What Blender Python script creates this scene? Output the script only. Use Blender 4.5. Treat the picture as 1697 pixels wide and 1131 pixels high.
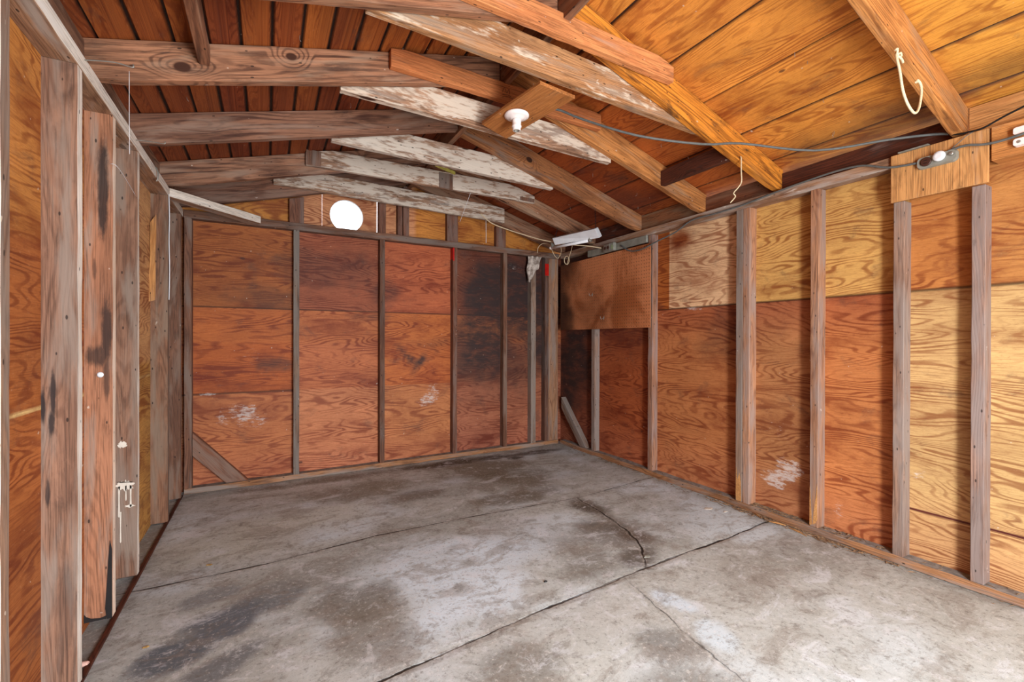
import bpy, bmesh, math, random
from mathutils import Vector, Matrix, noise
R = random.Random(11)
S = bpy.context.scene
for o in list(bpy.data.objects): bpy.data.objects.remove(o)

# ------------------------------------------------------------------ camera
CAM = Vector((.5868, 0, 1.2359)); YAW, PITCH, ROLL, FPX = .492069, .00254437, .0023246, 756.714
fw = Vector((math.sin(YAW)*math.cos(PITCH), math.cos(YAW)*math.cos(PITCH), -math.sin(PITCH)))
rt = Vector((math.cos(YAW), -math.sin(YAW), 0)); up = rt.cross(fw)
c_, s_ = math.cos(ROLL), math.sin(ROLL)
rt, up = c_*rt + s_*up, -s_*rt + c_*up
cam = bpy.data.objects.new('camera', bpy.data.cameras.new('camera')); S.collection.objects.link(cam)
cam.matrix_world = Matrix(((rt.x, up.x, -fw.x, CAM.x), (rt.y, up.y, -fw.y, CAM.y), (rt.z, up.z, -fw.z, CAM.z), (0, 0, 0, 1)))
cam.data.sensor_width = 36; cam.data.lens = FPX/1697*36; cam.data.clip_start = .02
S.camera = cam

# ------------------------------------------------------------------ daylight
w = bpy.data.worlds.new('sky'); S.world = w; w.use_nodes = True
bg = w.node_tree.nodes['Background']; bg.inputs[0].default_value = (.86, .94, 1, 1); bg.inputs[1].default_value = 4.2
def area(name, loc, rot, sx, sy, power, col):
    l = bpy.data.lights.new(name, 'AREA'); l.shape = 'RECTANGLE'; l.size = sx; l.size_y = sy; l.energy = power; l.color = col
    o = bpy.data.objects.new(name, l); S.collection.objects.link(o); o.location = loc; o.rotation_euler = rot; return o
area('doorway_daylight', (1.7, -1.12, 1.08), (math.pi/2, 0, 0), .50, 1.9, 135, (.93, .97, 1))
S.view_settings.view_transform = 'Standard'; S.view_settings.look = 'None'; S.view_settings.gamma = 1
S.view_settings.use_curve_mapping = False
S.view_settings.exposure = 0.42

# ------------------------------------------------------------------ helpers
C = S.collection
def lin(c):
    return tuple(((v/255)/12.92 if v/255 <= .04045 else ((v/255+.055)/1.055)**2.4) for v in c)
def lin4(c): return lin(c) + (1,)
def sm(a, b, x):
    t = min(1, max(0, (x-a)/(b-a))); return t*t*(3-2*t)
def mixc(a, b, t): return tuple(a[i]+(b[i]-a[i])*t for i in range(3))
def nz(x, y, z=0, o=4): return noise.fractal(Vector((x, y, z)), 1.0, 2.0, o)
def blob(x, y, cx, cy, rx, ry, sharp=.5, nf=3., na=.5, ang=0, seed=0):
    dx, dy = x-cx, y-cy
    if ang: ca, sa = math.cos(ang), math.sin(ang); dx, dy = dx*ca+dy*sa, -dx*sa+dy*ca
    d = math.hypot(dx/rx, dy/ry)
    if d > 1.9: return 0.
    d += na*nz(x*nf+seed, y*nf-seed, seed, 4)
    return 1-sm(1-sharp, 1+sharp*.4, d)
def segd(x, y, pts):
    best = 9
    for (ax, ay), (bx, by) in zip(pts, pts[1:]):
        vx, vy = bx-ax, by-ay; t = max(0, min(1, ((x-ax)*vx+(y-ay)*vy)/(vx*vx+vy*vy)))
        best = min(best, math.hypot(x-ax-t*vx, y-ay-t*vy))
    return best
def tag(o, label=None, cat=None, group=None, kind=None):
    if label: o['label'] = label
    if cat: o['category'] = cat
    if group: o['group'] = group
    if kind: o['kind'] = kind
    return o
def link(name, me, mats, parent=None, M=None):
    o = bpy.data.objects.new(name, me); C.objects.link(o)
    for m in (mats if isinstance(mats, (list, tuple)) else [mats]): me.materials.append(m)
    if M is not None: o.matrix_world = M
    if parent is not None:
        o.parent = parent; o.matrix_parent_inverse = Matrix.Identity(4)
        o.matrix_local = (parent.matrix_world if parent.matrix_world else Matrix()).inverted() @ (M if M is not None else Matrix())
    return o
def empty(name, loc, **k):
    o = bpy.data.objects.new(name, None); C.objects.link(o); o.matrix_world = Matrix.Translation(loc); o.empty_display_size = .05
    return tag(o, **k)

# ------------------------------------------------------------------ node materials
class NT:
    def __init__(s, name):
        s.m = bpy.data.materials.new(name); s.m.use_nodes = True; s.t = s.m.node_tree; s.t.nodes.clear()
        s.out = s.t.nodes.new('ShaderNodeOutputMaterial'); s.p = s.t.nodes.new('ShaderNodeBsdfPrincipled')
        s.t.links.new(s.p.outputs[0], s.out.inputs[0])
        s.p.inputs['Specular IOR Level'].default_value = .3
    def n(s, typ, **k):
        nd = s.t.nodes.new('ShaderNode'+typ)
        for a, b in k.items(): setattr(nd, a, b)
        return nd
    def put(s, v, sock):
        if hasattr(v, 'is_linked') or hasattr(v, 'links'): s.t.links.new(v, sock)
        elif v is not None: sock.default_value = v
    def math(s, op, a, b=None, c=None, clamp=False):
        nd = s.n('Math', operation=op, use_clamp=clamp)
        s.put(a, nd.inputs[0])
        if b is not None: s.put(b, nd.inputs[1])
        if c is not None: s.put(c, nd.inputs[2])
        return nd.outputs[0]
    def ramp(s, v, a, b, to0=0., to1=1.):
        nd = s.n('MapRange', interpolation_type='SMOOTHSTEP'); s.put(v, nd.inputs[0])
        for i, q in enumerate((a, b, to0, to1)): s.put(q, nd.inputs[i+1])
        return nd.outputs[0]
    def mix(s, f, a, b, mode='MIX'):
        nd = s.n('Mix', data_type='RGBA', blend_type=mode); s.put(f, nd.inputs[0])
        for v, i in ((a, 6), (b, 7)):
            if isinstance(v, tuple) and len(v) == 3: v = v+(1,)
            s.put(v, nd.inputs[i])
        return nd.outputs[2]
    def noise(s, vec, scale, detail=3., dist=0., rough=.55):
        nd = s.n('TexNoise'); s.put(vec, nd.inputs['Vector']); s.put(scale, nd.inputs['Scale'])
        nd.inputs['Detail'].default_value = detail; nd.inputs['Distortion'].default_value = dist; nd.inputs['Roughness'].default_value = rough
        return nd.outputs[0]
    def mapv(s, vec, sc, loc=(0, 0, 0)):
        nd = s.n('Mapping'); s.put(vec, nd.inputs[0]); s.put(loc, nd.inputs['Location']); nd.inputs['Scale'].default_value = sc
        return nd.outputs[0]
    def bump(s, h, strength, dist=.002):
        nd = s.n('Bump'); nd.inputs['Strength'].default_value = strength; nd.inputs['Distance'].default_value = dist
        s.put(h, nd.inputs['Height']); s.t.links.new(nd.outputs[0], s.p.inputs['Normal'])
    def attr(s, name): return s.n('Attribute', attribute_name=name)

def lumber(name, light, dark, gray=.3, rf=1., graycol=(150, 142, 135), white=0., rough=.75, lines=1., knots=.75, moldy=.2, whitecol=(214, 206, 196), marks=()):
    t = NT(name); tc = t.n('TexCoord').outputs['Object']; oi = t.n('ObjectInfo')
    off = t.n('CombineXYZ'); r = t.math('MULTIPLY', oi.outputs['Random'], 37.)
    for i in range(3): t.put(r, off.inputs[i])
    ad = t.n('VectorMath', operation='ADD'); t.put(tc, ad.inputs[0]); t.put(off.outputs[0], ad.inputs[1]); v = ad.outputs[0]
    # knots
    kv = t.mapv(v, (1.8, 6.2, 6.2)); vo = t.n('TexVoronoi'); t.put(kv, vo.inputs['Vector']); vo.inputs['Scale'].default_value = 1
    vo.inputs['Randomness'].default_value = .9
    sep = t.n('SeparateColor'); t.put(vo.outputs['Color'], sep.inputs[0])
    sel = t.ramp(sep.outputs[0], knots, knots+.02)
    kd = vo.outputs['Distance']; near = t.math('MULTIPLY', t.ramp(kd, .34, .03), sel)
    kn = t.math('MULTIPLY', t.ramp(kd, .10, .07), sel)
    spo = t.n('SeparateXYZ'); t.put(tc, spo.inputs[0]); wv_ = t.math('MULTIPLY', t.math('SUBTRACT', t.noise(t.mapv(v, (9, 30, 30)), 1, 6., .3, .7), .5), 1.5)
    stain = None
    for kind, ax, mx, mc, rx_, rc_, st_ in marks:
        dx = t.math('DIVIDE', t.math('SUBTRACT', spo.outputs[0], mx), rx_); dc = t.math('DIVIDE', t.math('SUBTRACT', spo.outputs[ax], mc), rc_)
        dd = t.math('SQRT', t.math('ADD', t.math('MULTIPLY', dx, dx), t.math('MULTIPLY', dc, dc)))
        if kind == 'knot':
            near = t.math('ADD', near, t.math('MULTIPLY', t.ramp(dd, 4.5, .3), 1.5)); kn = t.math('MAXIMUM', kn, t.ramp(dd, 1.15, .75))
        else:
            m0 = t.math('MULTIPLY', t.ramp(t.math('ADD', dd, wv_), 1.15, .5), st_); stain = m0 if stain is None else t.math('MAXIMUM', stain, m0)
    # growth rings
    n1 = t.noise(t.mapv(v, (.5, 4.2, 4.2)), 1, 2.5, .25)
    sp = t.n('SeparateXYZ'); t.put(v, sp.inputs[0])
    q = t.math('MULTIPLY', n1, 190.*rf); q = t.math('ADD', q, t.math('MULTIPLY', sp.outputs[2], 320.*rf)); q = t.math('ADD', q, t.math('MULTIPLY', sp.outputs[1], 210.*rf)); q = t.math('ADD', q, t.math('MULTIPLY', near, 16.))
    ring = t.ramp(t.math('SINE', q), -.2, 1.)
    fib = t.noise(t.mapv(v, (6, 260, 260)), 1, 4.)
    tone = t.noise(t.mapv(v, (1.6, 7, 7)), 1, 4., .2)
    lv = t.noise(t.mapv(v, (2, 11, 11), (5, 5, 5)), 1, 3.)
    c = t.mix(t.math('MULTIPLY', ring, t.ramp(lv, .3, .7, .15*lines, .75*lines)), lin4(light), lin4(dark))
    c = t.mix(t.ramp(tone, .42, .68, 0, .55), c, lin4(dark))
    c = t.mix(t.ramp(fib, .42, .72, 0, .6), c, lin4(tuple(k*.5 for k in dark)))
    blo = t.noise(t.mapv(v, (5, 22, 22), (1, 8, 3)), 1, 6., .3, .7)
    c = t.mix(t.ramp(blo, .52, .72, 0, .5), c, lin4(tuple(k*.6 for k in dark))); c = t.mix(t.ramp(blo, .46, .3, 0, .35), c, lin4(tuple(min(255, k*1.15) for k in light)))
    gr = t.noise(t.mapv(v, (2.3, 16, 16), (4, 1, 2)), 1, 5., .4)
    c = t.mix(t.ramp(gr, .62-.35*gray, .80-.25*gray, 0, min(.85, .3+gray)), c, lin4(graycol))
    mo = t.noise(t.mapv(v, (3, 9, 9), (9, 5, 2)), 1, 6., .5, .65)
    c = t.mix(t.ramp(mo, .70-.25*moldy, .82-.2*moldy, 0, .75), c, lin4((52, 40, 36)))
    if white > 0:
        wn = t.noise(t.mapv(v, (2.2, 14, 14), (2, 7, 1)), 1, 7., .3, .68)
        sc = t.noise(t.mapv(v, (14, 60, 60)), 1, 4.)
        wm = t.ramp(t.math('ADD', t.math('MULTIPLY', wn, .8), t.math('MULTIPLY', sc, .35)), .72-.33*white, .84-.33*white)
        c = t.mix(t.math('MULTIPLY', wm, .82), c, lin4(whitecol))
    if stain is not None: c = t.mix(stain, c, lin4((44, 36, 36)))
    c = t.mix(kn, c, lin4((62, 36, 24)))
    v2 = t.n('TexVoronoi'); t.put(t.mapv(v, (11, 26, 26)), v2.inputs['Vector']); v2.inputs['Scale'].default_value = 1; c = t.mix(t.ramp(v2.outputs['Distance'], .11, .07, 0, .85), c, lin4((34, 26, 24)))
    sp2 = t.noise(t.mapv(v, (18, 24, 24)), 1, 2.)
    c = t.mix(t.ramp(sp2, .74, .77, 0, .6), c, lin4((205, 198, 190)))
    c = t.mix(1., c, oi.outputs['Color'], 'MULTIPLY')
    t.put(c, t.p.inputs['Base Color']); t.p.inputs['Roughness'].default_value = rough
    h = t.math('ADD', t.math('MULTIPLY', fib, .6), t.math('MULTIPLY', ring, -.5)); t.bump(h, .45, .0015)
    return t.m

def plywood(name, rough=.62, freq=225., dk=.75):
    # u runs with the grain, v across it, both in metres; base colour and stain masks are per point
    t = NT(name); uv = t.n('UVMap').outputs[0]; b = t.attr('base'); k = t.attr('mask')
    ks = t.n('SeparateColor'); t.put(k.outputs['Color'], ks.inputs[0])
    n1 = t.noise(t.mapv(uv, (.55, 2.7, 1)), 1, 3., .28, .5)
    n1b = t.noise(t.mapv(uv, (5, 26, 1)), 1, 3., .3)
    q = t.math('ADD', t.math('MULTIPLY', n1, freq), t.math('MULTIPLY', n1b, 4.5))
    us_ = t.n('SeparateXYZ'); t.put(uv, us_.inputs[0]); q = t.math('ADD', q, t.math('MULTIPLY', us_.outputs[1], 90.))
    sn = t.math('SINE', q)
    wid = t.noise(t.mapv(uv, (1.6, 7, 1), (7, 3, 0)), 1, 4.)
    line = t.math('MULTIPLY', t.ramp(sn, t.ramp(wid, .35, .65, .5, -.5), 1.), t.ramp(wid, .3, .62, .12, 1.))
    fib = t.noise(t.mapv(uv, (9, 260, 1)), 1, 4.)
    tone = t.noise(t.mapv(uv, (1.6, 4.2, 1), (3, 9, 0)), 1, 7., .3, .66)
    base = b.outputs['Color']
    dark = t.mix(1., base, lin4((158, 106, 84)), 'MULTIPLY')
    c = t.mix(t.math('MULTIPLY', line, dk), base, dark)
    c = t.mix(t.ramp(fib, .42, .75, 0, .5), c, dark)
    c = t.mix(t.ramp(tone, .47, .70, 0, .7), c, dark)
    c = t.mix(t.ramp(tone, .46, .28, 0, .5), c, t.mix(1., base, (1.3, 1.3, 1.3), 'MULTIPLY'))
    dirt = t.noise(t.mapv(uv, (3.2, 4.5, 1), (1, 5, 0)), 1, 8., .4, .72)
    c = t.mix(t.ramp(dirt, .54, .72, 0, .55), c, lin4((84, 58, 50)))
    fine = t.noise(t.mapv(uv, (40, 90, 1)), 1, 5., 0, .7)
    c = t.mix(t.ramp(fine, .5, .75, 0, .4), c, dark); c = t.mix(t.ramp(fine, .42, .25, 0, .25), c, lin4((214, 176, 140)))
    # mould / water stain
    mn = t.noise(t.mapv(uv, (6, 13, 1)), 1, 7., .3, .7)
    mk = t.math('MULTIPLY', ks.outputs[0], t.ramp(mn, .25, .62, .45, 1.1), clamp=True)
    c = t.mix(t.math('MULTIPLY', mk, .93), c, lin4((46, 36, 36)))
    # white scuffs
    wn = t.noise(t.mapv(uv, (16, 60, 1)), 1, 8., .2, .78)
    wm = t.ramp(t.math('ADD', t.math('MULTIPLY', ks.outputs[1], .30), wn), .74, .88)
    c = t.mix(t.math('MULTIPLY', wm, .75), c, lin4((206, 196, 190)))
    # small pale specks, knots
    vo = t.n('TexVoronoi'); t.put(t.mapv(uv, (3.4, 6.2, 1)), vo.inputs['Vector']); vo.inputs['Scale'].default_value = 1
    vs = t.n('SeparateColor'); t.put(vo.outputs['Color'], vs.inputs[0])
    kn = t.math('MULTIPLY', t.ramp(vo.outputs['Distance'], .085, .05), t.ramp(vs.outputs[0], .80, .82))
    c = t.mix(t.math('MULTIPLY', kn, .8), c, lin4((72, 38, 28)))
    sp = t.noise(t.mapv(uv, (33, 33, 1)), 1, 1.)
    c = t.mix(t.ramp(sp, .77, .80, 0, .6), c, lin4((200, 186, 170)))
    t.put(c, t.p.inputs['Base Color']); t.p.inputs['Roughness'].default_value = rough
    t.bump(t.math('ADD', t.math('MULTIPLY', line, -.6), t.math('MULTIPLY', fib, .5)), .35, .0012)
    return t.m

def concrete():
    t = NT('worn_concrete'); tc = t.n('TexCoord').outputs['Object']; b = t.attr('base'); k = t.attr('mask')
    ks = t.n('SeparateColor'); t.put(k.outputs['Color'], ks.inputs[0])
    c = t.mix(1., b.outputs['Color'], (1.0, 1.075, 1.075), 'MULTIPLY')
    n0 = t.noise(t.mapv(tc, (1, 1.7, 1), (3, 3, 0)), 3.2, 9., .6, .74); c = t.mix(t.ramp(n0, .50, .60, 0, .5), c, lin4((142, 132, 122))); c = t.mix(t.ramp(n0, .46, .36, 0, .55), c, lin4((218, 222, 228)))
    n1 = t.noise(tc, 9, 9., .5, .78); n2 = t.noise(tc, 45, 8., .2, .78); n3 = t.noise(tc, 260, 2.)
    c = t.mix(t.ramp(n1, .52, .62, 0, .45), c, lin4((118, 108, 98)))
    c = t.mix(t.ramp(n1, .46, .36, 0, .5), c, lin4((214, 215, 218)))
    c = t.mix(t.ramp(n2, .53, .66, 0, .6), c, lin4((96, 88, 82)))
    c = t.mix(t.ramp(n2, .46, .33, 0, .55), c, lin4((226, 222, 216)))
    c = t.mix(t.ramp(n3, .62, .74, 0, .5), c, lin4((70, 62, 56)))
    # cracks and joints from signed distances to their lines
    k2 = t.n('SeparateColor'); t.put(t.attr('mask2').outputs['Color'], k2.inputs[0])
    wob = t.math('MULTIPLY', t.math('SUBTRACT', t.noise(tc, 7, 6., 0, .65), .5), .055)
    wid = t.noise(tc, 5, 4.); gap = t.noise(t.mapv(tc, (1, 1, 1), (5, 2, 0)), 2.2, 3.)
    core = None
    for sd, wd, amp, gate, wf in ((ks.outputs[0], .0035, .35, None, .9), (ks.outputs[1], .0045, .5, None, .95), (ks.outputs[2], .0045, 1.3, k2.outputs[1], 1.), (k2.outputs[0], .0025, 1.2, k2.outputs[2], .6)):
        d = t.math('ABSOLUTE', t.math('ADD', sd, t.math('MULTIPLY', wob, amp)))
        wdn = t.ramp(wid, .35, .65, wd*.5, wd*1.8)
        m_ = t.math('MULTIPLY', t.ramp(t.math('DIVIDE', d, wdn), 1.5, .6), wf)
        m_ = t.math('MULTIPLY', m_, t.ramp(gap, .36, .52, .3, 1.))
        hl = t.math('MULTIPLY', t.ramp(d, .05, .0), .4)
        rim = t.math('MULTIPLY', t.ramp(t.math('ABSOLUTE', t.math('SUBTRACT', d, .014)), .01, .0), .35)
        if gate is not None: m_ = t.math('MULTIPLY', m_, gate); hl = t.math('MULTIPLY', hl, gate); rim = t.math('MULTIPLY', rim, gate)
        c = t.mix(t.math('MULTIPLY', hl, t.ramp(n2, .35, .6, .1, 1.)), c, lin4((98, 86, 76)))
        c = t.mix(t.math('MULTIPLY', rim, t.ramp(n1, .35, .6, 1., .0)), c, lin4((206, 200, 190)))
        c = t.mix(m_, c, lin4((40, 33, 28))); core = m_ if core is None else t.math('MAXIMUM', core, m_)
    t.put(c, t.p.inputs['Base Color']); t.p.inputs['Roughness'].default_value = .8
    t.bump(t.math('ADD', t.math('ADD', t.math('MULTIPLY', n2, .6), t.math('MULTIPLY', n3, .3)), t.math('MULTIPLY', core, -3.)), .5, .003)
    return t.m

def plain(name, col, rough=.5, metal=0., nscale=30., amt=.15, col2=None, obj=False):
    t = NT(name); tc = t.n('TexCoord').outputs['Object']
    n = t.noise(tc, nscale, 5., .2, .6)
    c = t.mix(t.ramp(n, .35, .7, 0, amt if col2 is None else 1), lin4(col), lin4(col2 or tuple(v*.45 for v in col)))
    if obj: c = t.mix(1., c, t.n('ObjectInfo').outputs['Color'], 'MULTIPLY')
    t.put(c, t.p.inputs['Base Color']); t.p.inputs['Roughness'].default_value = rough; t.p.inputs['Metallic'].default_value = metal
    t.bump(n, .15, .001)
    return t.m

M_STUDL = lumber('weathered_brown_stud', (150, 112, 90), (92, 62, 48), gray=.55, graycol=(142, 126, 114), moldy=.35, lines=.8)
SL = dict(light=(150, 112, 90), dark=(92, 62, 48), gray=.55, graycol=(142, 126, 114), moldy=.35, lines=.8)
M_STUDL1 = lumber('scorched_brown_stud', **SL, marks=[('s', 1, 1.0, -.038, .07, .009, .95), ('s', 1, 1.04, -.012, .10, .008, .9), ('s', 1, .94, -.016, .05, .010, .9), ('s', 1, .70, -.025, .05, .006, .8), ('s', 1, .3, .02, .2, .03, .35)])
M_STUDL2 = lumber('mouldy_orange_stud', (168, 122, 96), (110, 76, 58), gray=.4, moldy=.3, lines=.6, marks=[('s', 1, 1.84, .018, .24, .022, .9), ('s', 1, 1.24, .03, .15, .022, .85), ('s', 1, 1.13, .0, .05, .045, .8), ('s', 1, 1.03, .03, .1, .012, .7), ('s', 1, 1.5, -.01, .05, .008, .6)])
M_KNOTTY = lumber('knotty_brown_rafter', (160, 118, 92), (72, 46, 36), gray=.4, graycol=(156, 134, 116), moldy=.38, knots=.9, rf=.5, lines=1.3, marks=[('knot', 2, .33, -.03, .034, .022, 1), ('knot', 2, .78, .03, .026, .018, 1), ('s', 2, 1.0, -.02, .3, .010, .5)])
M_DKNOT = lumber('dark_knot_rafter', (190, 132, 86), (108, 66, 40), gray=.35, moldy=.3, knots=.95, rf=.6, marks=[('knot', 2, 1.32, .0, .03, .022, 1)])
M_EDGE = lumber('pale_chalky_edge', (240, 230, 218), (206, 188, 172), gray=.45, graycol=(228, 224, 218), knots=.97, moldy=.08, lines=.4)
M_STUDR = lumber('silvered_tan_stud', (176, 134, 104), (122, 84, 66), gray=.62, graycol=(146, 132, 126), moldy=.22, knots=.93)
M_GREY = lumber('grey_stud', (150, 122, 104), (96, 74, 64), gray=.8, graycol=(132, 122, 116), moldy=.3, knots=.93)
M_STUDB = lumber('brown_back_stud', (130, 92, 72), (84, 56, 44), gray=.55, graycol=(122, 108, 100), moldy=.3, knots=.95)
M_RAFT = lumber('golden_rafter', (204, 142, 84), (124, 72, 36), gray=.3, rf=.6, graycol=(158, 134, 112), moldy=.3, knots=.8)
M_RAFTL = lumber('brown_rafter', (152, 112, 88), (74, 46, 36), gray=.5, rf=.5, lines=1.2, graycol=(150, 128, 112), moldy=.42, knots=.55)
M_ORANGE = lumber('fresh_orange_board', (214, 142, 88), (172, 100, 58), gray=.12, moldy=.05, knots=.86, lines=.7)
M_WHITE = lumber('whitewashed_board', (170, 132, 106), (112, 82, 64), gray=.4, white=.63, moldy=.28, knots=.75, whitecol=(214, 202, 188))
M_DUST = plain('grey_dust', (150, 144, 138), .95, 0, 25, 1, col2=(112, 104, 98))
M_BARK = lumber('rough_barky_rafter', (222, 150, 62), (116, 64, 24), gray=.2, graycol=(176, 130, 80), moldy=.62, knots=.9, rf=.5, lines=1.2)
M_HALFW = lumber('half_whitewashed_board', (184, 138, 98), (124, 84, 56), gray=.4, white=.3, moldy=.3, knots=.8)
M_DARK = lumber('dark_stained_block', (92, 46, 28), (48, 24, 18), gray=.08, moldy=.5)
M_PLATE = lumber('dusty_plate', (170, 130, 100), (112, 76, 56), gray=.55, graycol=(172, 160, 150), white=.15, moldy=.25, knots=.93)
M_SILL = lumber('dusty_sill', (176, 124, 84), (110, 70, 44), gray=.5, graycol=(140, 132, 126), moldy=.35, knots=.95)
M_PLYB = plywood('fir_plywood')
M_ROOF = plywood('roof_boards', freq=190., dk=.6)
M_HEAD = lumber('header_plywood', (206, 150, 92), (160, 104, 56), gray=.15, moldy=.22, knots=.9, lines=.6)
M_CONC = concrete()
M_PORC = plain('white_porcelain', (238, 226, 222), .25, amt=.05)
M_STEEL = plain('dull_steel', (170, 168, 160), .45, .7, 20, .3)
M_GALV = plain('grey_painted_metal', (150, 150, 140), .5, .25, 14, .3)
M_FIX = plain('white_enamel', (226, 228, 232), .35, .0, 12, .12)
M_TUBE = plain('tube_glass', (236, 236, 240), .2, 0, 5, .03)
M_CABLE = plain('grey_cable_jacket', (98, 100, 98), .55, 0, 40, .3)
M_CORD = plain('ivory_cord', (214, 192, 158), .6, 0, 60, .2)
M_ROPE = plain('cotton_rope', (228, 210, 172), .85, 0, 240, .45)
M_RAG = plain('dirty_cloth', (206, 194, 184), .9, 0, 22, 1, col2=(128, 112, 102))
M_RED = plain('red_paint', (190, 22, 12), .5, 0, 20, .25)
M_BLACK = plain('black_plastic', (22, 20, 20), .5)
M_BROWNP = plain('brown_bakelite', (70, 42, 34), .4)
M_PAINT = plain('cream_paint', (222, 212, 198), .6, 0, 30, .15)
M_TAR = plain('black_tar', (34, 30, 30), .7, 0, 30, .4)
M_DEBRIS = plain('rotten_wood_crumbs', (150, 116, 84), .9, 0, 60, 1, col2=(84, 66, 54))
M_PINK = plain('pink_chalk', (214, 170, 156), .7)
M_LEAF = plain('dry_leaf', (176, 140, 84), .8, 0, 50, .5)
M_YEL = plain('yellow_strap', (206, 196, 96), .6, 0, 30, .3)
M_GROUND = plain('gravel_ground', (150, 146, 138), .9, 0, 3, .4)
M_OUT = plain('grey_outer_wall', (170, 160, 146), .8, 0, 3, .2)
def pegboard_mat():
    t = NT('pegboard_brown'); tc = t.n('TexCoord').outputs['Object']
    n = t.noise(tc, 2.2, 5., .5, .6); n2 = t.noise(tc, 120, 3.)
    c = t.mix(t.ramp(n, .42, .62), lin4((204, 130, 86)), lin4((156, 88, 48)))
    b = t.attr('mask'); c = t.mix(b.outputs['Fac'], c, lin4((58, 34, 24)))
    c = t.mix(t.ramp(n2, .4, .7, 0, .25), c, lin4((98, 56, 34)))
    t.put(c, t.p.inputs['Base Color']); t.p.inputs['Roughness'].default_value = .6; return t.m
M_PEG = pegboard_mat()
def glass_mat():
    t = NT('clear_pane'); t.put((.97, .98, 1, 1), t.p.inputs['Base Color']); t.p.inputs['Transmission Weight'].default_value = 1
    t.p.inputs['Roughness'].default_value = .02; t.p.inputs['IOR'].default_value = 1.02; return t.m
M_GLASS = glass_mat()

# ------------------------------------------------------------------ shape builders
W = 3.66; SK = .035          # the back wall and the roof frames stand slightly out of square
def sk(y0, x): return y0 + SK*x
def prism(name, quads, mats, parent=None, bev=.0025, jit=.0012, matsel=None, color=None, xdir=None, caps=True):
    """loft through a list of 4-point rings (world); local X runs along the piece"""
    A = sum((Vector(p) for p in quads[0]), Vector())/4; B = sum((Vector(p) for p in quads[-1]), Vector())/4
    X = (B-A).normalized() if xdir is None else Vector(xdir).normalized()
    Y = (Vector(quads[0][1])-Vector(quads[0][0])); Y = (Y - X*Y.dot(X)).normalized(); Z = X.cross(Y)
    M = Matrix(((X.x, Y.x, Z.x, A.x), (X.y, Y.y, Z.y, A.y), (X.z, Y.z, Z.z, A.z), (0, 0, 0, 1))); Mi = M.inverted()
    bm = bmesh.new(); rings = []
    L = (B-A).length; segs = max(1, int(L/.12))
    rr = []
    if len(quads) == 2:
        for i in range(segs+1):
            t = i/segs; rr.append([Vector(a)*(1-t)+Vector(b)*t for a, b in zip(*quads)])
    else: rr = [[Vector(p) for p in q] for q in quads]
    for i, q in enumerate(rr):
        js = jit if 0 < i < len(rr)-1 else 0
        rings.append([bm.verts.new(Mi @ (p + Vector((R.uniform(-js, js), R.uniform(-js, js), R.uniform(-js, js))))) for p in q])
    n = len(rings[0])
    for i, (a, b) in enumerate(zip(rings, rings[1:])):
        for k in range(n):
            f = bm.faces.new((a[k], a[(k+1) % n], b[(k+1) % n], b[k]))
            if matsel: f.material_index = matsel(k)
    if caps:
        bm.faces.new(rings[0][::-1]); bm.faces.new(rings[-1])
    bmesh.ops.recalc_face_normals(bm, faces=bm.faces)
    if bev:
        ed = [e for e in bm.edges if len(e.link_faces) == 2 and e.calc_face_angle(0) > .6]
        bmesh.ops.bevel(bm, geom=ed, offset=bev, segments=1, affect='EDGES', profile=.5)
    me = bpy.data.meshes.new(name); bm.to_mesh(me); bm.free()
    o = link(name, me, mats, parent, M)
    if color: o.color = tuple(color)+(1,)
    return o
def boxq(x0, x1, y0, y1, z0, z1, axis='z', skew=0):
    def P(x, y, z): return (x, y+skew*x, z)
    if axis == 'z': return [[P(x0, y0, z), P(x1, y0, z), P(x1, y1, z), P(x0, y1, z)] for z in (z0, z1)]
    if axis == 'y': return [[P(x0, y, z0), P(x1, y, z0), P(x1, y, z1), P(x0, y, z1)] for y in (y0, y1)]
    return [[P(x, y0, z0), P(x, y1, z0), P(x, y1, z1), P(x, y0, z1)] for x in (x0, x1)]
def box(name, x0, x1, y0, y1, z0, z1, mats, axis='z', skew=0, **k):
    return prism(name, boxq(x0, x1, y0, y1, z0, z1, axis, skew), mats, **k)
def tube_mesh(pts, r, sides=10, closed=False, smooth=3):
    P = [Vector(p) for p in pts]
    if smooth:
        Q = []
        for i in range(len(P)-1):
            p0 = P[max(i-1, 0)]; p1 = P[i]; p2 = P[i+1]; p3 = P[min(i+2, len(P)-1)]
            for j in range(smooth):
                t = j/smooth
                Q.append(.5*((2*p1)+(p2-p0)*t+(2*p0-5*p1+4*p2-p3)*t*t+(3*p1-p0-3*p2+p3)*t**3))
        Q.append(P[-1]); P = Q
    bm = bmesh.new(); rings = []; prev = None
    for i, p in enumerate(P):
        T = (P[min(i+1, len(P)-1)]-P[max(i-1, 0)]).normalized()
        if prev is None: N = T.orthogonal().normalized()
        else: N = (prev - T*prev.dot(T)).normalized()
        prev = N; Bn = T.cross(N)
        rad = r[min(i, len(r)-1)] if isinstance(r, list) else r
        rings.append([bm.verts.new(p + rad*(math.cos(2*math.pi*k/sides)*N+math.sin(2*math.pi*k/sides)*Bn)) for k in range(sides)])
    for a, b in zip(rings, rings[1:]):
        for k in range(sides):
            f = bm.faces.new((a[k], a[(k+1) % sides], b[(k+1) % sides], b[k])); f.smooth = True
    bm.faces.new(rings[0][::-1]); bm.faces.new(rings[-1])
    bmesh.ops.recalc_face_normals(bm, faces=bm.faces)
    return bm
def tube(name, pts, r, mat, parent=None, sides=10, smooth=4, **k):
    bm = tube_mesh(pts, r, sides, smooth=smooth); me = bpy.data.meshes.new(name); bm.to_mesh(me); bm.free()
    o = link(name, me, mat, parent); 
    return tag(o, **k) if k else o
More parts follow.
